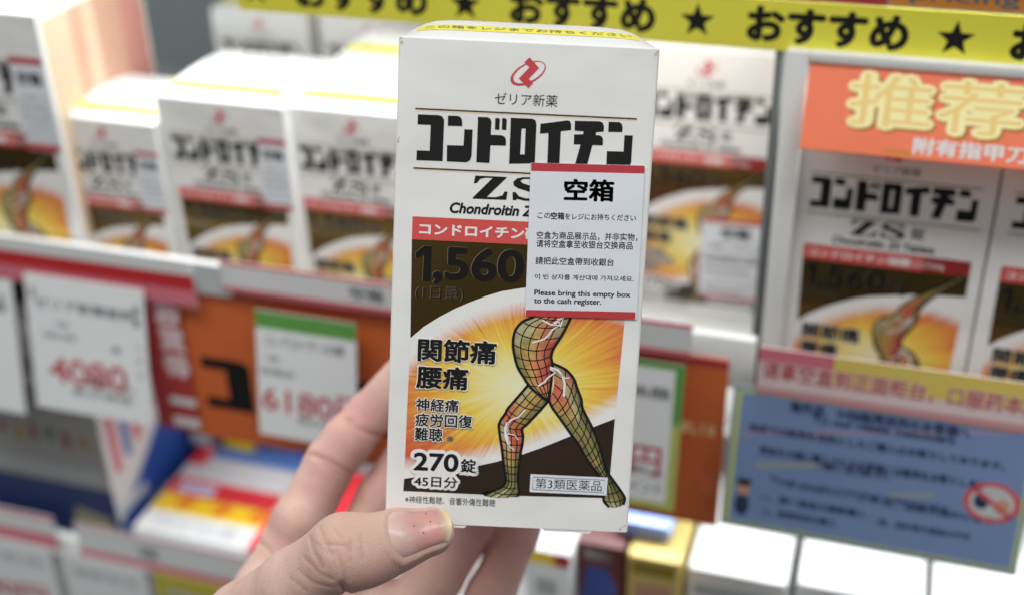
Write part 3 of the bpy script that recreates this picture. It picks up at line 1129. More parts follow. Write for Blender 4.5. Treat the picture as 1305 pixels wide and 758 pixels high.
def nail_material():
    m = bpy.data.materials.new('fingernail')
    m.use_nodes = True
    nt = m.node_tree
    N, L = nt.nodes, nt.links
    b = N['Principled BSDF']
    b.inputs['Roughness'].default_value = 0.40
    b.inputs['Coat Weight'].default_value = 0.22
    b.inputs['Coat Roughness'].default_value = 0.16
    b.inputs['Subsurface Weight'].default_value = 0.2
    b.inputs['Subsurface Radius'].default_value = (1.0, 0.4, 0.3)
    b.inputs['Subsurface Scale'].default_value = 0.0015
    a = N.new('ShaderNodeAttribute')
    a.attribute_name = 'along'
    cr = N.new('ShaderNodeValToRGB')
    e = cr.color_ramp.elements
    e[0].position, e[0].color = 0.0, (0.60, 0.385, 0.32, 1)
    e[1].position, e[1].color = 1.0, (0.66, 0.53, 0.33, 1)
    for p, c in ((0.10, (0.57, 0.375, 0.335, 1)), (0.26, (0.55, 0.34, 0.31, 1)), (0.40, (0.535, 0.29, 0.26, 1)), (0.82, (0.54, 0.28, 0.245, 1)), (0.90, (0.57, 0.36, 0.27, 1)), (0.95, (0.66, 0.53, 0.33, 1))):
        q = e.new(p); q.color = c
    L.new(a.outputs['Fac'], cr.inputs[0])
    tc = N.new('ShaderNodeTexCoord')
    n = N.new('ShaderNodeTexNoise')
    n.inputs['Scale'].default_value = 260
    n.inputs['Detail'].default_value = 4
    L.new(tc.outputs['Object'], n.inputs['Vector'])
    mx = N.new('ShaderNodeMix'); mx.data_type = 'RGBA'; mx.blend_type = 'MULTIPLY'
    mx.inputs['Factor'].default_value = 0.35
    L.new(cr.outputs[0], mx.inputs['A'])
    L.new(n.outputs['Color'], mx.inputs['B'])
    hs = N.new('ShaderNodeHueSaturation')
    hs.inputs['Saturation'].default_value = 1.0
    hs.inputs['Value'].default_value = 1.22
    L.new(mx.outputs['Result'], hs.inputs['Color'])
    L.new(hs.outputs[0], b.inputs['Base Color'])
    bp = N.new('ShaderNodeBump')
    bp.inputs['Strength'].default_value = 0.5
    bp.inputs['Distance'].default_value = 0.0003
    n2 = N.new('ShaderNodeTexNoise')
    n2.inputs['Scale'].default_value = 650
    n2.inputs['Detail'].default_value = 4
    L.new(tc.outputs['Object'], n2.inputs['Vector'])
    L.new(n2.outputs['Fac'], bp.inputs['Height'])
    L.new(bp.outputs['Normal'], b.inputs['Normal'])
    return m


def c2w(P):
    P = np.asarray(P, float) @ M.T
    return P * 1e-3 + np.array([0, 0, CAMZ])


def build_hand():
    fld, lo, h, ax, (A, B, axis, nn, sd), cre = hand_field()

    def sample(P):                              # trilinear field value
        q = (np.asarray(P) - lo) / h
        i = np.clip(np.floor(q).astype(int), 0, np.array(fld.shape) - 2)
        t = q - i
        r = 0
        for a in (0, 1):
            for b in (0, 1):
                for c in (0, 1):
                    w = (t[..., 0] if a else 1 - t[..., 0]) * (t[..., 1] if b else 1 - t[..., 1]) * (t[..., 2] if c else 1 - t[..., 2])
                    r = r + w * fld[i[..., 0] + a, i[..., 1] + b, i[..., 2] + c]
        return r

    # nail plate on the thumb: s along the axis (0 at A), th round it
    TH = math.radians(58)
    s0, s1 = -0.6, float(np.linalg.norm(B - A)) + 5.6
    nu, nv = 36, 33
    P = np.zeros((nu, nv, 3))
    al = np.zeros((nu, nv))
    LAB = float(np.linalg.norm(B - A))

    def radius(s, th):
        dirv = nn * math.cos(th) + sd * math.sin(th)
        base = A + axis * s
        ts = np.arange(3.0, 12.0, 0.05)
        q = base + dirv[None] * ts[:, None]
        v = sample(q)
        w = np.where(v > 0)[0]
        return ts[w[0]] if len(w) else 7.0

    for j in range(nv):
        vv = -1 + 2 * j / (nv - 1)
        th = vv * TH
        a0 = s0 + 1.9 * (1 - vv * vv) * 0 + 1.6 * vv * vv - 0.9 * (1 - vv * vv)
        a1 = s1 - 2.6 * abs(vv) ** 2.6
        rr = {}
        r_end = radius(min(LAB + 1.2, a1), th)
        r_pre = radius(LAB - 3.0, th)
        for i in range(nu):
            t = i / (nu - 1)
            s = a0 + (a1 - a0) * t
            if s <= LAB + 1.2:
                r = radius(s, th)
            else:
                r = r_end - (s - LAB - 1.2) * (0.10 + 0.02 * (s - LAB))
            edge = min(1.0, (1 - abs(vv)) / 0.14)
            cut = min(1.0, t / 0.07)
            lift = 0.20 * min(edge, 1) * min(cut, 1) - 0.40 * (1 - edge) - 0.35 * (1 - cut)
            dirv = nn * math.cos(th) + sd * math.sin(th)
            P[i, j] = A + axis * s + dirv * (r + lift)
            al[i, j] = t
    # smooth the plate so that it does not copy the skin's creases
    for _ in range(10):
        Q = P.copy()
        Q[1:-1, 1:-1] = (P[:-2, 1:-1] + P[2:, 1:-1] + P[1:-1, :-2] + P[1:-1, 2:]) / 4
        P = Q

    # nail folds: raise the skin round the plate, sink it under the plate
    a = np.clip(((np.minimum(A, B) - 12 - lo) / h).astype(int), 0, fld.shape)
    b = np.clip(((np.maximum(A, B) + 12 - lo) / h).astype(int), 0, fld.shape)
    s3 = tuple(slice(a[i], b[i]) for i in range(3))
    G = np.meshgrid(ax[0][s3[0]], ax[1][s3[1]], ax[2][s3[2]], indexing='ij', sparse=True)
    rx, ry, rz = G[0] - A[0], G[1] - A[1], G[2] - A[2]
    ss = rx * axis[0] + ry * axis[1] + rz * axis[2]
    cn = rx * nn[0] + ry * nn[1] + rz * nn[2]
    cs = rx * sd[0] + ry * sd[1] + rz * sd[2]
    th = np.arctan2(cs, cn)
    vv = th / TH
    v2 = np.clip(vv * vv, 0, 1.5)
    a0 = s0 + 1.6 * v2 - 0.9 * (1 - v2)
    din = np.minimum((1 - np.abs(vv)) * TH * 7.0, ss - a0)      # distance inside the plate's outline
    fold = -0.36 * np.exp(-((din + 0.9) / 0.9) ** 2) * (ss < LAB + 4.0)
    sink = 0.30 * np.clip(din / 0.8, 0, 1)
    fld[s3] += np.where(ss > a0 - 4, fold + sink, fold * 0).astype(np.float32)

    # close the field at the sides of its box
    for i in range(3):
        e0 = [slice(None)] * 3; e0[i] = slice(0, 1); fld[tuple(e0)] = np.maximum(fld[tuple(e0)], 0.5)
        e1 = [slice(None)] * 3; e1[i] = slice(-1, None); fld[tuple(e1)] = np.maximum(fld[tuple(e1)], 0.5)
    V, F = surface_nets(fld, lo, h)
    me = bpy.data.meshes.new('person')
    Wv = c2w(V)
    org = Wv.mean(0)
    me.from_pydata((Wv - org).tolist(), [], F.tolist())
    me.update()
    me.shade_smooth()

    px = V[:, 0] / V[:, 2] * FPX + PC[0]
    py = V[:, 1] / V[:, 2] * FPX + PC[1]

    def blob(x, y, z, r):
        c = Cm(x, y, z)
        return np.exp(-((V - c) ** 2).sum(1) / r ** 2)
    bl = 0.9 * blob(470, 738, 322, 11) + 0.55 * blob(425, 600, 386, 9) + 0.7 * blob(455, 520, 392, 12) + 0.8 * blob(515, 715, 322, 9) + 0.5 * blob(440, 660, 316, 10) + 0.5 * blob(600, 680, 396, 20) + 0.5 * blob(660, 690, 396, 20) + 0.4 * blob(478, 610, 392, 14) + 0.3 * blob(400, 690, 384, 12)
    tn = 0.9 * blob(488, 676, 318, 6) + 0.8 * blob(572, 700, 320, 6) + 0.5 * blob(400, 680, 318, 10) + 0.5 * blob(520, 728, 322, 8) + 0.5 * blob(440, 672, 315, 12)
    tn = 0.7 * tn + 0.30 * np.clip((345 - V[:, 2]) / 8, 0, 1)
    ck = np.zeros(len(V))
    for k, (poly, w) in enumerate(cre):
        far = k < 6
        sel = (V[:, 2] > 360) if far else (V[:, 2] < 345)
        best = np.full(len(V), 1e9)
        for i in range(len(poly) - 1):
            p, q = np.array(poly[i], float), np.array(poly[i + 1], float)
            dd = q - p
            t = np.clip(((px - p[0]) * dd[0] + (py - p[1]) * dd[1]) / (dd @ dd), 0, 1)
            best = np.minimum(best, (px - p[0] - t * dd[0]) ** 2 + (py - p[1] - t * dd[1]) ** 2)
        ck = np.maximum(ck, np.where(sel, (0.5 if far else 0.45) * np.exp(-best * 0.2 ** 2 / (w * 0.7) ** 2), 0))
    fa = np.array([0.56, -0.81, 0.15])
    th_ = np.clip((352 - V[:, 2]) / 6, 0, 1)
    alo = (V @ axis) * th_ + (V @ fa) * (1 - th_)
    acr = (V @ sd) * th_ + (V @ np.array([0.81, 0.56, 0.0])) * (1 - th_)
    for nm, arr in (('along', alo), ('across', acr)):
        me.attributes.new(nm, 'FLOAT', 'POINT').data.foreach_set('value', arr.astype(np.float32))
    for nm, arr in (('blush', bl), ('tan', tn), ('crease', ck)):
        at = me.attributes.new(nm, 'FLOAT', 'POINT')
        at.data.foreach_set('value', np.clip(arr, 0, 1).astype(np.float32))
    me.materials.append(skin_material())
    o = bpy.data.objects.new('person', me)
    o.location = org
    COL.objects.link(o)
    tag(o, 'bare left hand reaching in from below, thumb in front and fingers behind the white carton', 'person')

    nm_ = bpy.data.meshes.new('thumb_nail')
    top = c2w(P.reshape(-1, 3)) - org
    F = [(i * nv + j, i * nv + j + 1, (i + 1) * nv + j + 1, (i + 1) * nv + j) for i in range(nu - 1) for j in range(nv - 1)]
    # underside, 0.4 mm below
    cen = c2w((A + axis * 4)[None])[0] - org
    axw = M @ axis
    rel = top - cen
    rad = rel - (rel @ axw)[:, None] * axw
    rad /= np.linalg.norm(rad, axis=1)[:, None]
    bot = top - rad * 0.00030
    n0 = nu * nv
    F += [tuple(n0 + q for q in reversed(f)) for f in F]
    rim = [i * nv for i in range(nu)] + [(nu - 1) * nv + j for j in range(1, nv)] + [i * nv + nv - 1 for i in range(nu - 2, -1, -1)] + [j for j in range(nv - 2, 0, -1)]
    for k in range(len(rim)):
        p, q = rim[k], rim[(k + 1) % len(rim)]
        F.append((p, q, n0 + q, n0 + p))
    nm_.from_pydata(np.concatenate([top, bot]).tolist(), [], F)
    nm_.update()
    b_ = bmesh.new(); b_.from_mesh(nm_); bmesh.ops.recalc_face_normals(b_, faces=b_.faces[:]); b_.to_mesh(nm_); b_.free()
    nm_.shade_smooth()
    nm_.set_sharp_from_angle(angle=math.radians(55))
    at = nm_.attributes.new('along', 'FLOAT', 'POINT')
    at.data.foreach_set('value', np.concatenate([al.ravel(), al.ravel()]).astype(np.float32))
    nm_.materials.append(nail_material())
    no = bpy.data.objects.new('thumb_nail', nm_)
    COL.objects.link(no)
    no.parent = o
    # four tiny specks on the nail
    for k, (u, v) in enumerate(((0.66, 0.62), (0.70, 0.18), (0.44, 0.08), (0.56, -0.22))):
        i, j = int(u * (nu - 1)), int((v + 1) / 2 * (nv - 1))
        c = c2w(P[i, j][None])[0] - org
        e1 = (c2w(P[i + 1, j][None])[0] - org) - c
        e2 = (c2w(P[i, j + 1][None])[0] - org) - c
        e1 /= np.linalg.norm(e1); e2 = e2 - e1 * (e1 @ e2); e2 /= np.linalg.norm(e2)
        nv_ = np.cross(e1, e2)
        if nv_ @ (np.array([0, 0, CAMZ]) - org - c) < 0: nv_ = -nv_
        sp = MB()
        ring = [c + nv_ * 0.00006 + 0.00022 * (math.cos(t) * e1 + math.sin(t) * e2) for t in np.linspace(0, 2 * math.pi, 9)[:-1]]
        sp.add([tuple(q) for q in ring], [tuple(range(8))], mat('nail_speck', (0.16, 0.05, 0.04), 0.5))
        sp.build('nail_speck', no, scale=1.0)
    return o


hand = build_hand()


# ================================================================== more cartons of the same kind on the shelf
GROUP = 'medicine cartons of one kind on the upper shelf'


def shelf_carton(x0, y, w, label, notice=None, zb=ZS, rz=0.0):
    """A copy of the carton (own size) standing with its front left corner at x0, y; notice picks its pasted paper."""
    k = w / W
    o = copy_tree(box, skip=('notice_sticker',))
    o.matrix_world = Matrix.Translation(Wm((x0 + w / 2, y, zb))) @ Matrix.Rotation(rz, 4, 'Z') @ Matrix.Scale(k, 4)
    tag(o, label, 'medicine box', GROUP)
    if notice == 'large':
        st = copy_tree(sticker, o)
        st.location = (-0.0005, 0, -0.0445)
    elif notice == 'narrow':
        n = MB()
        n.add([(17.5, -0.46, 75), (31.2, -0.46, 75), (31.2, -0.46, 110), (17.5, -0.46, 110),
               (17.5, -0.4, 75), (31.2, -0.4, 75), (31.2, -0.4, 110), (17.5, -0.4, 110)],
              [(0, 1, 2, 3), (4, 7, 6, 5), (0, 4, 5, 1), (1, 5, 6, 2), (2, 6, 7, 3), (3, 7, 4, 0)], STICKER)
        s_ = n.build('notice_sticker', o)
        for v in (75.2, 107.2):
            n = MB(); n.rect(17.5, v, 31.2, v + 2.6, RED, 16); n.build('red_bar', s_)
        n = MB()
        n.text('空箱', BLACK, (19.5, 99.5, 29.5, 104.5), 16, bold=0.035)
        for i, body in enumerate(('この空箱をレジに', '空盒为商品展示品', '請把此空盒帶到', '빈 상자를 계산대', 'Please bring')):
            n.text(body, GREYINK, (18.5, 94 - 3.6 * i, 30.5, 96 - 3.6 * i), 16)
        n.build('notice_lettering', s_)
    return o


x = lambda px, py, y: onY(px, py, y)[0]
shelf_carton(x(60, 155, 406), 406, 51, 'smallest white carton, its top lower than its neighbours, narrow notice at its right edge', 'narrow')
shelf_carton(x(197, 130, 409), 409, 57, 'white carton second to the left of the held one, narrow notice at its right edge', 'narrow')
shelf_carton(x(362, 143, 414), 414, 56.5, 'white carton on the shelf partly hidden by the left edge of the held carton')
shelf_carton(x(430, 92, 473) - 1, 473, 56, 'second row white carton, only its bright top showing just left of the held carton')
shelf_carton(x(268, 20, 542), 542, 53, 'back row white carton with blurred black title between grey panel and yellow banner')
shelf_carton(x(405, 25, 546), 546, 53, 'back row white carton whose front peeps out below the left half of the yellow banner')
shelf_carton(x(803, 70, 479), 479, 63, 'white carton right of the held one, with a large pasted notice low on its front', 'large')
shelf_carton(x(1017, 205, 401), 401, 64.5, 'white carton standing directly under the orange recommendation card, no notice on it', zb=-285.3)
shelf_carton(x(1279, 222, 401), 401, 64.5, 'white carton cut off by the right edge, right of the one under the orange card', zb=-285.3)

PEACH = mat('peach_ink', (0.62, 0.36, 0.26), 0.5)
CREAM = mat('cream_ink', (0.68, 0.52, 0.37), 0.5)
for i in range(1):
    o = shelf_carton(-322 - 74, 398 + 76.5 * i, 74, ('big white carton at the far left edge with a striped peach and red side'), 'narrow')
    n = MB()
    cols = [CREAM, CREAM, PEACH, CREAM, PEACH, PEACH, mat('salmon_ink', (0.62, 0.28, 0.23), 0.5), mat('salmon_ink', (0.62, 0.28, 0.23), 0.5)]
    for j, c in enumerate(cols):
        a, b = 2 + 7.5 * j, 2 + 7.5 * (j + 1)
        n.add([(W / 2 + 0.06, a, 40), (W / 2 + 0.06, b, 40), (W / 2 + 0.06, b, 122), (W / 2 + 0.06, a, 122)], [(0, 1, 2, 3)], c)
        n.add([(W / 2 + 0.06, a, 3), (W / 2 + 0.06, b, 3), (W / 2 + 0.06, b, 40), (W / 2 + 0.06, a, 40)], [(0, 1, 2, 3)], mat('salmon_ink', (0.62, 0.28, 0.23), 0.5) if j % 3 else PAPER)
    n.build('striped_side', o)


# ================================================================== cards, tags and signs on the shelf fronts
class Card:
    """A card standing in the plane y (mm): its body is the thing, prints go on its front as children."""

    def __init__(self, name, label, cat, x0, z0, x1, z1, y, m, group=None, t=0.8, r=0.0, tilt=0.0):
        # a tilted card hangs from its top edge with its lower edge towards the aisle
        yb = y - math.sin(tilt) * (z1 - z0)
        k = yb / y
        z0, x0, x1 = z0 * k, x0 * (1 + k) / 2, x1 * (1 + k) / 2
        self.c = np.array([(x0 + x1) / 2, (y + yb) / 2, (z0 + z1) / 2])
        self.t = t
        self.a = math.atan2(y - yb, z1 - z0)
        self.ez = np.array([0, math.sin(self.a), math.cos(self.a)])
        self.en = np.array([0, -math.cos(self.a), math.sin(self.a)])
        n = MB()
        self.w2 = w2 = (x1 - x0) / 2
        self.h2 = h2 = math.hypot(z1 - z0, y - yb) / 2
        n.box((-w2, -t / 2, -h2), (w2, t / 2, h2), m, min(0.25, t * 0.3), 1)
        self.o = n.build(name)
        self.o.location = Wm(self.c)
        self.o.rotation_euler = (-self.a, 0, 0)
        tag(self.o, label, cat, group)

    def uv(self, px, py):
        d = ray(px, py)
        p = d * ((self.c + self.en * self.t / 2) @ self.en) / (d @ self.en) - self.c
        return (p[0], p @ self.ez)

    def pr(self, x0, y0, x1, y1):
        a, b = self.uv(x0, y0), self.uv(x1, y1)
        return (a[0], b[1], b[0], a[1])

    def begin(self):
        self.m = MB()
        self.m_y = -self.t / 2
        return self.m

    def end(self, name):
        self.m.v = [(p[0], p[1] + self.m_y, p[2]) for p in self.m.v]
        return self.m.build(name, self.o)


CARDW = mat('white_card', (0.70, 0.72, 0.73), 0.5, noise=0.02)
TAGW = mat('white_tag_paper', (0.73, 0.76, 0.77), 0.45, noise=0.03)
ORANGE = mat('orange_board', (0.62, 0.135, 0.035), 0.5)
POPOR = mat('orange_red_card', (0.86, 0.20, 0.10), 0.42)
BANY = mat('banner_yellow', (0.80, 0.75, 0.07), 0.45)
GREEN = mat('green_ink', (0.10, 0.30, 0.06), 0.5)
LIME = mat('lime_ink', (0.42, 0.48, 0.12), 0.5)
PRICE = mat('price_red_ink', (0.48, 0.075, 0.09), 0.5)
DEEPRED = mat('deep_red_card', (0.42, 0.040, 0.042), 0.5)
PINK = mat('pink_ink', (0.66, 0.18, 0.23), 0.5)
BLUE = mat('blue_card', (0.145, 0.215, 0.38), 0.45)
NAVY = mat('navy_ink', (0.012, 0.025, 0.07), 0.5)
POPY = mat('pale_yellow_ink', (0.92, 0.84, 0.42), 0.5)
GOLDB = mat('gold_carton', (0.55, 0.42, 0.13), 0.35, metal=0.2)
BRIGHTY = mat('bright_yellow_ink', (0.86, 0.66, 0.03), 0.5)
HOTRED = mat('hot_red_ink', (0.72, 0.035, 0.05), 0.45)
BROWN = mat('maroon_carton', (0.13, 0.035, 0.035), 0.4)
CBLUE = mat('carton_blue', (0.035, 0.10, 0.42), 0.4)
DBLUE = mat('carton_dark_blue', (0.015, 0.03, 0.12), 0.4)

# yellow banner along the upper board, repeated word and stars
cd = Card('banner', 'long yellow paper banner with repeated black Japanese word and stars along the shelf above', 'banner', -233, -135, 90, -118.4, 400, BANY, t=0.5)
m = cd.begin()
for k in range(-1, 4):
    sx = -225.5 + 80.4 * k + 80.4
    if k < 3 and -233 < sx + 60:
        pass
    s0 = -225.5 + 80.4 * (k + 0)
    if s0 > -232:
        pts = []
        for j in range(10):
            a = math.pi / 2 + j * math.pi / 5
            rr = 5.9 if j % 2 == 0 else 2.45
            pts.append((s0 - cd.c[0] + rr * math.cos(a), -127.0 - cd.c[2] + rr * math.sin(a)))
        m.poly(pts, BLACK, 1)
    if s0 + 16 > -233 and s0 + 66 < 90:
        m.text('おすすめ', BLACK, (s0 + 16 - cd.c[0], -132.6 - cd.c[2], s0 + 66.5 - cd.c[0], -120.6 - cd.c[2]), 1, bold=0.05)
cd.end('banner_lettering')
cd = Card('header_card', 'dark red strip card above the yellow banner, edge only in view', 'sign card', -150, -118.0, -6, -93, 400, DEEPRED, t=0.6)
m = cd.begin(); m.rect(-60, -12.2, 22, -10.2, PINK, 1); cd.end('pink_stripe')
cd = Card('header_card', 'orange strip card above the yellow banner at the top right corner', 'sign card', -5, -117.6, 90, -93, 400, mat('amber_card', (0.60, 0.22, 0.03), 0.5), t=0.6)
m = cd.begin(); m.text('pricing', GREYINK, (-42, -11.5, -10, -7), 1, bold=0.02); cd.end('card_lettering')

# orange recommendation card in a white frame, right
a, b = onY(1024, 80, 397), onY(1020, 190, 397)
XL = x(1024, 150, 397)
cd = Card('recommendation_card', 'orange card with big pale yellow Chinese characters above the right hand carton', 'sign card', XL, b[2], 70, a[2] + 0.4, 397, POPOR, t=0.8, tilt=0.40)
m = cd.begin()
for ch, rc in (('推', (1082, 95, 1189, 168)), ('荐', (1196, 100, 1305, 172))):
    r = cd.pr(*rc)
    r = (r[0], cd.uv(1140, 168)[1], r[2], cd.uv(1140, 92)[1])
    m.text(ch, mat('ochre_ink', (0.42, 0.16, 0.02), 0.5), (r[0] + 0.7, r[1] - 0.8, r[2] + 0.7, r[3] - 0.8), 1, bold=0.085)
    m.text(ch, POPY, r, 2, bold=0.075)
    m.text(ch, mat('amber_ink', (0.85, 0.62, 0.22), 0.5), (r[0] + 1.2, r[1] + 1.2, r[2] - 1.2, r[3] - 1.2), 3, bold=0.0)
m.text('附有指甲刀', CARDW, (cd.uv(1163, 190)[0], cd.uv(1200, 200)[1], cd.uv(1312, 190)[0], cd.uv(1200, 178)[1]), 2, bold=0.03)
m.poly([cd.uv(1122, 190), cd.uv(1162, 192), cd.uv(1162, 199), cd.uv(1135, 197)], mat('amber_card', (0.60, 0.22, 0.03), 0.5), 1)
cd.end('card_lettering')
fr = empty('card_holder', Wm((XL - 3, 398, ZS)))
tag(fr, 'white plastic holder framing the left and top of the orange recommendation card', 'card holder')
n = MB(); n.box((-4.2, -2.5, 0), (3.0, 2.0, a[2] + 4.0 - ZS), SHELF, 0.6); n.build('post', fr, smooth=30)
n = MB(); n.box((3.2, 1.2, 0.05), (140, 120, 1.85), SHELF, 0.3); n.build('base_plate', fr, smooth=30)
n = MB(); n.box((3.0, -2.5, a[2] + 0.8 - ZS), (100, 1.8, a[2] + 4.0 - ZS), SHELF, 0.5); n.build('top_bar', fr, smooth=30)
n = MB(); n.box((-8.2, 3, 0), (-5.4, 150, a[2] + 3.0 - ZS), mat('gap_shade_grey', (0.13, 0.14, 0.14), 0.5), 0.6); n.build('gap_shade_panel', fr, smooth=30)  # dark sheet added in place of the shade in the gap beside the post

# left rail card: white, red, pink
cd = Card('rail_card', 'white and red rail card along the shelf edge above the 4080 price tag', 'rail card', -460, -258, x(243, 335, 386), -236.6, 386, CARDW, t=0.6)
m = cd.begin()
hw = (x(243, 335, 386) + 460) / 2
m.rect(-hw, -2.9, hw, 4.2, mat('rail_red_ink', (0.52, 0.024, 0.028), 0.4), 2)
m.rect(-hw, -10.4, hw, -2.9, PINK, 1)
cd.end('red_stripe')
# white strip with two red lines
x0, x1 = x(279, 333, 386), x(884, 405, 386)
cd = Card('rail_card', 'long white rail card with two red lines and the words for empty box', 'rail card', x0, -247.6, x1, -233.8, 386, CARDW, t=0.6)
m = cd.begin()
hw = (x1 - x0) / 2
m.rect(-hw, 5.4, hw, 6.9, HOTRED, 1)
m.rect(-hw, -6.4, hw, -4.9, HOTRED, 1)
m.text('空箱', GREYINK, (cd.uv(446, 380)[0], -2.6, cd.uv(489, 380)[0], 3.4), 1, bold=0.03)
cd.end('rail_lettering')
x2 = x(275, 345, 388)
cd = Card('rail_card', 'pale grey blank card between the red rail card and the white lined one', 'rail card', x(246, 345, 388), -252, x2 + 6, -238, 388, mat('grey_card', (0.50, 0.53, 0.55), 0.5), t=0.5)
# orange board behind the tags
x0, x1 = x(222, 450, 390), x(922, 560, 390)
cd = Card('product_board', 'long orange board with huge black katakana hanging below the upper shelf', 'sign board', x0, -327, x1, -249, 390, ORANGE, t=1.0)
m = cd.begin()
m.rect(-(x1 - x0) / 2, 35, (x1 - x0) / 2, 38.6, DEEPRED, 1)
m.text('詳しくは', POPY, (cd.uv(868, 545)[0], cd.uv(880, 552)[1], cd.uv(912, 545)[0], cd.uv(880, 536)[1]), 1, bold=0.02)
m.text('店員', POPOR, (cd.uv(893, 617)[0], cd.uv(893, 628)[1], cd.uv(912, 617)[0], cd.uv(893, 604)[1]), 1)
cd.end('board_lettering')
big = lettering.copy()                      # the same lettering, huge and wide
COL.objects.link(big)
big.parent = cd.o
fu, fv = FP(510 + 157 / 7.58, 120 + 640 / 7.58)
tu, tv = cd.uv(266, 517)
big.scale = (3.5, 1.0, 2.3)
big.location = ((tu - 3.5 * fu) * 1e-3, -0.00052, (tv - 2.3 * fv) * 1e-3)

# price tags
GT = 'price tags on the upper shelf edge'


def price_tag(label, px0, py0, px1, py1, y, head, price, hm=None, border=None, price_rc=None, lines=()):
    a, b = onY(px0, py0, y), onY(px1, py1, y)
    c = Card('price_tag', label, 'price tag', a[0], b[2], b[0], a[2], y, TAGW, GT, t=0.5, tilt=0.16)
    w2, h2 = c.w2, c.h2
    m = c.begin()
    if hm: m.rect(-w2, h2 - 7.5, w2, h2 - 0.1, hm, 1)
    if border:
        m.rect(-w2, -h2, w2, -h2 + 3.0, LIME, 1)
        m.rect(w2 - 3.4, -h2 + 3.0, w2, h2 * 0.2, LIME, 1)
        m.rect(w2 - 3.4, h2 * 0.2, w2, h2, border, 1)
        m.rect(-w2, h2 - 2.6, w2 - 3.4, h2, border, 1)
    m.text(head, GREYINK, (-w2 + 4, h2 - 15, w2 - 5, h2 - 10), 2, bold=0.02)
    for body, r in lines:
        m.text(body, GREYINK, (r[0] * w2, r[1] * h2, r[2] * w2, r[3] * h2), 2, bold=0.015)
    c.end('tag_lettering')
    m = c.begin()
    r = c.pr(*price_rc)
    m.text(price, PRICE, (r[0], (r[1] + r[3]) / 2 - 6.3, r[2], (r[1] + r[3]) / 2 + 6.3), 2, bold=0.02)
    c.end('price_lettering')
    return c


price_tag('white price tag reading 4080 in red, tucked under the red rail card', 17, 345, 206, 545, 384.6, 'ゼリア新薬錠剤', '4080', None, None, (62, 462, 163, 492),
          (('270錠', (-0.55, 0.28, -0.3, 0.36)), ('医薬品 第3類', (-0.75, 0.1, -0.2, 0.18)), ('税込', (-0.1, -0.55, 0.75, -0.42)), ('●', (0.42, 0.02, 0.54, 0.12)), ('健', (0.80, 0.62, 0.92, 0.76)), ('康', (0.80, 0.44, 0.92, 0.58)), ('お', (0.84, 0.1, 0.9, 0.2)), ('得', (0.84, -0.1, 0.9, 0.0)), ('品', (0.84, -0.3, 0.9, -0.2)), ('薬', (-0.93, 0.66, -0.82, 0.80)), ('表示価格', (-0.35, -0.72, 0.7, -0.6))))
price_tag('white price tag cut off by the left edge, left of the 4080 tag', -140, 335, 46, 530, 386.2, '健康食品', '3980', None, None, (-110, 440, -5, 470), (('店', (0.72, 0.55, 0.86, 0.8)),))
c6 = price_tag('white price tag with green header reading 6180 in red on the orange board', 316, 392, 463, 575, 384.6, 'コンドロイチンZS錠', '6180円', GREEN, None, (334, 500, 470, 535),
               (('270錠', (-0.8, 0.22, -0.55, 0.31)), ('医薬品', (-0.9, 0.0, -0.25, 0.10)), ('税込6798円', (-0.2, -0.72, 0.85, -0.6))))
price_tag('price tag with a green and lime border beside the held carton', 700, 440, 861, 652, 384.6, '錠剤特価品', '3980円', None, GREEN, (712, 566, 842, 592),
          (('特価', (0.52, 0.55, 0.8, 0.66)), ('税込', (0.3, -0.55, 0.8, -0.42)), ('ポイント', (0.1, -0.8, 0.8, -0.62))))

# red and white vertical card
a, b = onY(205, 372, 388), onY(243, 548, 388)
cd = Card('red_card', 'red card with white vertical characters between the 4080 tag and the orange board', 'sign card', x(196, 450, 388) - 4, b[2], x(239, 450, 388) - 1, a[2], 388, DEEPRED, t=0.5)
m = cd.begin()
for i, ch in enumerate('お買得'):
    m.text(ch, mat('pale_pink_ink', (0.68, 0.52, 0.54), 0.5), (-2, 19 - 13 * i, 11, 31 - 13 * i), 1, bold=0.085)
m.rect(-2, -21.5, 11, -17.5, CARDW, 1)
m.rect(-2, -33, 11, -28, CARDW, 1)
cd.end('card_lettering')

# pink and yellow strip card over the blue notice
x0 = x(966, 470, 385)
cd = Card('strip_card', 'pink and yellow strip card with red Chinese words above the blue notice', 'sign card', x0, -258, 70, -238, 385, mat('pale_pink_card', (0.78, 0.62, 0.62), 0.5), t=0.5)
m = cd.begin()
w2 = (70 - x0) / 2
m.rect(-w2, 4.0, -w2 + 26, 9.9, PINK, 1)
m.rect(-w2 + 26, -1.5, w2, 9.9, mat('straw_yellow_ink', (0.74, 0.58, 0.13), 0.5), 1)
m.rect(-w2, -9.9, w2, -6.8, mat('rose_ink', (0.62, 0.30, 0.32), 0.5), 1)
m.text('请拿空盒到正面柜台，口服药本店', mat('pale_pink_card', (0.78, 0.62, 0.62), 0.5), (-w2 + 1, -3.6, w2 - 8, 5.0), 2, bold=0.06)
m.text('请拿空盒到正面柜台，口服药本店', PRICE, (-w2 + 1.5, -3.2, w2 - 8.5, 4.6), 3, bold=0.02)
cd.end('strip_lettering')
# blue notice
a, b = onY(929, 487, 386), onY(922, 668, 386)
x0 = x(926, 580, 386)
BX1 = x(1316, 620, 386)
cd = Card('notice_board', 'blue notice sheet with dark text, a small capped figure and a red prohibition ring', 'notice', x0, b[2], BX1, a[2], 386.4, mat('sleeve_edge_grey', (0.22, 0.27, 0.29), 0.3), t=0.8, tilt=0.22)
m = cd.begin()
w2, h2 = cd.w2, cd.h2
m.rect(-w2 + 1.8, -h2 + 2, w2 - 1.5, h2 - 2, LIME, 1)
m.rect(-w2 + 3.2, -h2 + 2.6, w2 - 2.2, h2 - 2.8, BLUE, 2)
cd.end('blue_sheet')
m = cd.begin()


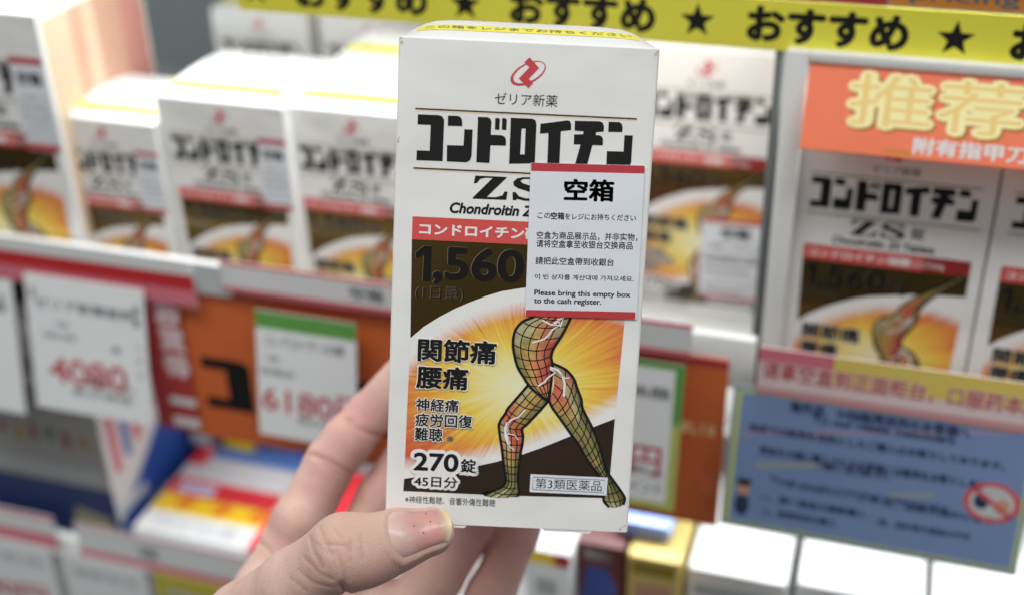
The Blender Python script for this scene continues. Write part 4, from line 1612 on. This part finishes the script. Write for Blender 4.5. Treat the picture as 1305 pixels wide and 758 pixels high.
def row(body, px0, py0, px1, hgt, mm_, bold=0.02):
    a_, b_ = cd.uv(px0, py0), cd.uv(px1, py0)
    m.text(body, mm_, (a_[0], a_[1] - hgt / 2, b_[0], a_[1] + hgt / 2), 3, bold=bold)


row('海外店、WEB転売目的のお客様へ', 1006, 517, 1243, 4.6, NAVY, 0.05)
row('To our resale customers', 1035, 533, 1222, 3.0, NAVY, 0.045)
row('当店では転売を目的としたご購入はお断りしております。', 955, 543, 1290, 3.4, NAVY, 0.045)
a_, b_ = cd.uv(945, 551), cd.uv(1300, 551)
m.line([a_, b_], 0.6, mat('dusty_rose_ink', (0.42, 0.20, 0.27), 0.5), 3)
row('商品を大量に購入されるお客様には販売をお断りします', 968, 572, 1265, 3.6, NAVY, 0.045)
a_, b_ = cd.uv(963, 592), cd.uv(1042, 592)
m.line([a_, b_], 1.2, mat('dull_yellow_ink', (0.30, 0.31, 0.17), 0.5), 3)
row('ご理解とご協力を願います。', 1042, 592, 1135, 3.0, NAVY, 0.045)
row('Thank you for your kind understanding', 980, 610, 1215, 2.6, NAVY, 0.03)
row('一、同一商品の複数購入', 968, 632, 1108, 3.0, NAVY, 0.045)
row('その他のご注意について', 1000, 617, 1200, 2.4, NAVY, 0.02)
row('二、転売目的の購入', 970, 650, 1068, 3.0, NAVY, 0.045)
row('三、店員の指示に従う', 1125, 640, 1270, 2.8, NAVY, 0.04)
row('四、会計後の返品は不可', 1120, 664, 1240, 2.8, NAVY, 0.04)
a_, b_ = cd.uv(1135, 630), cd.uv(1190, 630)
m.line([a_, b_], 1.0, mat('dull_yellow_ink', (0.30, 0.31, 0.17), 0.5), 3)
cd.end('notice_lettering')
m = cd.begin()
c = cd.uv(947, 626)
SK = mat('printed_skin_ink', (0.45, 0.25, 0.15), 0.5)
m.poly([(c[0] + 2.7 * math.cos(t), c[1] - 5.0 + 4.4 * math.sin(t)) for t in np.linspace(0, 2 * math.pi, 20)[:-1]], NAVY, 3)
m.poly([(c[0] + 2.3 * math.cos(t), c[1] + 1.6 + 2.8 * math.sin(t)) for t in np.linspace(0, 2 * math.pi, 20)[:-1]], SK, 4)
m.rect(c[0] - 2.5, c[1] + 2.6, c[0] + 2.5, c[1] + 5.4, BLACK, 5, r=0.9)
cd.end('figure_picture')
m = cd.begin()
c = cd.uv(1264, 640)
ring = lambda r_: [(c[0] + r_ * 1.25 * math.cos(t), c[1] + r_ * math.sin(t)) for t in np.linspace(0, 2 * math.pi, 33)[:-1]]
m.poly(ring(7.6), LGREY, 3)
m.poly([(c[0] - 3.5 + 2.6 * math.cos(t), c[1] + 2.9 * math.sin(t)) for t in np.linspace(0, 2 * math.pi, 16)[:-1]], NAVY, 4)
m.poly([(c[0] + 3.5 + 2.6 * math.cos(t), c[1] - 1 + 2.9 * math.sin(t)) for t in np.linspace(0, 2 * math.pi, 16)[:-1]], SK, 4)
m.poly(ring(7.6), PRICE, 5, holes=[ring(6.0)])
m.line([(c[0] - 7, c[1] + 4.8), (c[0] + 7, c[1] - 4.8)], 1.7, PRICE, 5)
cd.end('prohibition_emblem')


# ================================================================== lower shelf: other packages
def package(name, label, x0, x1, y0, y1, z0, z1, m, cat='box', bevel=0.6):
    n = MB()
    c = np.array([(x0 + x1) / 2, y0, z0])
    n.box((x0 - c[0], 0, 0), (x1 - c[0], y1 - y0, z1 - z0), m, bevel)
    o = n.build(name, smooth=30)
    o.location = Wm(c)
    tag(o, label, cat)
    return o, (x1 - x0) / 2, y1 - y0, z1 - z0


def flat(o, name, quads):
    """Printed patches given as 3-D quads in the package's frame."""
    n = MB()
    for q, m in quads:
        n.add(q, [tuple(range(len(q)))], m)
    return n.build(name, o)


def topq(u0, u1, v0, v1, h, l=0.08):
    return [(u0, v0, h + l), (u1, v0, h + l), (u1, v1, h + l), (u0, v1, h + l)]


def frontq(u0, u1, z0, z1, l=0.08):
    return [(u0, -l, z0), (u1, -l, z0), (u1, -l, z1), (u0, -l, z1)]


def sideq(w, v0, v1, z0, z1, l=0.08):
    return [(w + l, v0, z0), (w + l, v1, z0), (w + l, v1, z1), (w + l, v0, z1)]


# white boxes under the blue notice
for (pa, pb, label) in (((877, 722), (1003, 739), 'white box with a bright blank top just left under the blue notice'),
                        ((1017, 742), (1178, 764), 'white box with a bright top under the middle of the blue notice'),
                        ((1190, 768), (1330, 792), 'grey white box at the lower right corner under the blue notice')):
    zt = -358.0
    p, q = onZ(*pa, zt), onZ(*pb, zt)
    o, w2, dd, hh = package('small_box', label, p[0], q[0], p[1], p[1] + 62, ZL, zt, PAPER)
    n = MB()
    n.text('医薬品', LGREY, (-6, 6, 6, 12), 1, xf=lambda q_: (q_[0] + 2, q_[1] + 10, hh + 0.1))
    n.build('top_lettering', o)
    flat(o, 'front_print', [(frontq(-w2 + 3, w2 - 3, hh - 14, hh - 8), LGREY), (frontq(-w2 + 6, w2 * 0.2, hh - 30, hh - 20), PINK)])

# gold box and maroon box
zt = -352.0
p, q = onZ(800, 706, zt), onZ(868, 716, zt)
o, w2, dd, hh = package('gold_box', 'shiny gold box standing between the maroon box and the white boxes', p[0], q[0], p[1], p[1] + 60, ZL, zt, GOLDB)
flat(o, 'front_print', [(frontq(-w2 + 2, w2 - 2, hh - 9, hh - 3), mat('olive_gold_ink', (0.24, 0.19, 0.02), 0.35)), (frontq(-w2 + 3, w2 - 3, hh - 60, hh - 14), mat('dusty_pink_ink', (0.42, 0.25, 0.17), 0.4))])
n = MB(); n.text('八味地黄', PRICE, (-w2 + 5, hh - 40, w2 - 5, hh - 18), 3, bold=0.03); n.build('front_lettering', o)
p, q = onZ(733, 688, zt), onZ(796, 697, zt)
o, w2, dd, hh = package('maroon_box', 'dark maroon box with a blue swirl, below the right corner of the held carton', p[0], q[0], p[1], p[1] + 60, ZL, zt, BROWN)
flat(o, 'front_print', [([(-5, -0.08, hh - 12), (3, -0.08, hh - 12), (8, -0.08, hh - 22), (5, -0.08, hh - 42), (-4, -0.08, hh - 46), (-8, -0.08, hh - 30)][::-1], mat('swirl_blue_ink', (0.05, 0.09, 0.33), 0.4))])
n = MB(); n.text('健脳丸', LGREY, (-w2 + 4, hh - 8, w2 - 5, hh - 3.5), 3, bold=0.02); n.build('front_lettering', o)
# white, red and yellow box
p, q = onZ(668, 697, zt), onZ(728, 705, zt)
o, w2, dd, hh = package('small_box', 'small white box with a red and yellow top edge right of the little finger', p[0], q[0], p[1], p[1] + 60, ZL, zt, CARDW)
flat(o, 'front_print', [(frontq(-w2, w2 * 0.3, hh - 7, hh - 0.5), BRIGHTY), (frontq(w2 * 0.3, w2, hh - 7, hh - 0.5), DEEPRED), (frontq(-w2 * 0.5, w2 * 0.4, hh - 24, hh - 15), LGREY), (frontq(-w2, w2, hh - 36, hh - 30), BRIGHTY)])
# blue wrapped pack behind gold box
p = onZ(820, 668, -345)
o, w2, dd, hh = package('blue_pack', 'small pale blue glossy pack lying on top of the gold box', p[0] - 12, p[0] + 12, p[1] - 2, p[1] + 16, zt + 0.1, zt + 9, mat('pale_blue_wrap', (0.25, 0.38, 0.80), 0.2, coat=0.5), 'pack', 3.0)

# red and yellow flat carton, left
o, w2, dd, hh = package('flat_carton', 'white carton with red and yellow bands on top, lying left of the index finger', -322, -261, 389, 458, ZL, -390, CARDW, 'carton')
flat(o, 'top_print', [(topq(-w2 + 1, w2 - 1, 15, 40, hh), BRIGHTY), (topq(-w2 + 1, w2 - 1, 28, 41, hh, 0.16), HOTRED), (topq(-w2 + 6, -w2 + 26, 30, 38, hh, 0.24), mat('lilac_ink', (0.55, 0.50, 0.66), 0.5)),
                      (topq(-w2, -w2 + 9, 52, 67, hh), HOTRED), (topq(-w2 + 9, w2, 60, 68, hh), mat('mid_blue_ink', (0.06, 0.18, 0.55), 0.5))])
n = MB()
for i in range(6):
    n.poly([(-w2 + 6 + 10 * i + 5.2 * math.cos(t), 21.5 + 1.5 * (i % 2) + 5.6 * math.sin(t)) for t in np.linspace(0, 2 * math.pi, 14)[:-1]], mat('orange_ink', (0.80, 0.24, 0.02), 0.5) if i % 2 else mat('gold_yellow_ink', (0.88, 0.56, 0.02), 0.5), 3)
n.v = [(q[0], q[2], hh + 0.1 - q[1]) for q in n.v]

n.build('lozenge_print', o)
n = MB(); n.text('のどの薬', LGREY, (-w2 + 8, 3, w2 - 8, 11), 1, xf=lambda q_: (q_[0], q_[1], hh + 0.12)); n.build('top_lettering', o)
# thin bright red pack standing next to it
p = onZ(440, 640, -392)
o, w2, dd, hh = package('red_pack', 'thin bright red pack seen between the index and middle fingers', -259, -216, 389, 452, ZL, -386, mat('glowing_red_wrap', (0.85, 0.045, 0.06), 0.35), 'pack')
# white and blue boxes, far left
for (x1, label, wd) in ((-337, 'white and dark blue box under the 4080 price tag with a white and blue side', 84), (-437, 'white and blue box cut off by the left edge of the photo', 80)):
    o, w2, dd, hh = package('blue_box', label, x1 - wd, x1, 399, 470, ZL, -322, PAPER)
    flat(o, 'front_print', [(frontq(-w2, w2, 0, 52), DBLUE), (frontq(-w2, w2, 52, 110), mat('taupe_ink', (0.36, 0.355, 0.35), 0.5)), (frontq(-w2 + 4, w2 - 4, 56, 64, 0.12), LGREY)] +
         [(frontq(-w2 + 8 + 9 * i, -w2 + 12 + 9 * i + i % 2, 74 + 2 * (i % 3), 86 - i % 4, 0.16), c_) for i, c_ in enumerate([mat('muted_red_ink', (0.30, 0.09, 0.08), 0.5), mat('muted_green_ink', (0.12, 0.20, 0.09), 0.5), mat('muted_red_ink', (0.30, 0.09, 0.08), 0.5), mat('muted_ochre_ink', (0.38, 0.26, 0.08), 0.5)] * 2)] +
         [([(w2 - 30, -0.2, 14), (w2 - 6, -0.16, 10), (w2 - 4, -0.16, 34), (w2 - 24, -0.16, 38)], mat('khaki_ink', (0.30, 0.29, 0.18), 0.5))])
    flat(o, 'side_print', [(sideq(w2, 0.5, 70, 0, 30), CBLUE), ([(w2 + 0.08, 0.5, 30), (w2 + 0.08, 70, 30), (w2 + 0.08, 70, 84)], CBLUE),
                           (sideq(w2, 5, 11, 58, 96, 0.12), PINK), (sideq(w2, 15, 20, 62, 98, 0.12), CBLUE), (sideq(w2, 24, 29, 66, 100, 0.12), BAND_RED), (sideq(w2, 33, 44, 74, 98, 0.12), LGREY), (sideq(w2, 4, 26, 34, 40, 0.16), CARDW), ([(w2 + 0.2, 20, 6), (w2 + 0.2, 46, 6), (w2 + 0.2, 46, 26), (w2 + 0.2, 26, 28)], LGREY)])

# small packs filling the gap behind the flat carton and the blue boxes
for (xa, xb, ya, zt_, mm_, label) in ((-334, -318, 462, -372, DBLUE, 'dark blue little pack between the blue box and the flat carton'),
                                      (-316, -299, 466, -366, BRIGHTY, 'little yellow pack behind the left end of the flat carton'),
                                      (-297, -262, 466, -364, mat('mid_blue_ink', (0.06, 0.18, 0.55), 0.5), 'mid blue pack lying behind the flat carton')):
    o, w2, dd, hh = package('small_pack', label, xa, xb, ya, ya + 40, ZL, zt_, mm_, 'pack')
    flat(o, 'front_print', [(frontq(-w2 + 2, w2 - 2, hh - 22, hh - 8), CARDW), (topq(-w2 + 2, w2 - 2, 6, 18, hh), HOTRED if mm_ is BRIGHTY else LGREY)])

# lower rail: two white and pink rail cards and the tags below
cd = Card('rail_card', 'white and pink rail card along the lower shelf edge at the left', 'rail card', -470, -409, x(72, 680, 379), -384.5, 379, CARDW, t=0.6)
w2 = (x(72, 680, 379) + 470) / 2
m = cd.begin(); m.rect(-w2, 9.6, w2, 12.0, PINK, 1); m.rect(-w2, -7.5, w2, 0.5, PINK, 1); cd.end('pink_stripe')
x0 = x(100, 690, 379)
cd = Card('rail_card', 'white and pink rail card on the lower shelf edge below the red and yellow carton', 'rail card', x0, -407, -120, -384.5, 379, CARDW, t=0.6)
w2 = (-120 - x0) / 2
m = cd.begin(); m.rect(-w2, 9.6, w2, 11.0, PINK, 1); m.rect(-w2, -9, w2, -4.5, PINK, 1); m.text('空箱', GREYINK, (-w2 + 34, -2.5, -w2 + 44, 5), 1, bold=0.03); cd.end('pink_stripe')
for (px0, px1, label, mm_) in ((-60, 72, 'pale tag at the bottom left corner, below the lower rail card', TAGW), (82, 186, 'pale tag with a grey line below the lower rail card', TAGW), (194, 292, 'mustard yellow tag below the lower rail card', mat('mustard_card', (0.48, 0.42, 0.04), 0.5))):
    xa, xb = x(px0, 730, 377), x(px1, 740, 377)
    cd = Card('shelf_tag', label, 'price tag', xa, -455, xb, -404.5, 377.6, mm_, t=0.5)
    w2 = (xb - xa) / 2
    m = cd.begin(); m.text('健康食品', LGREY, (-w2 + 5, 12, w2 - 5, 17), 1, bold=0.03); m.text('980円', PRICE, (-w2 + 8, -14, w2 - 8, -2), 1, bold=0.03); cd.end('tag_lettering')
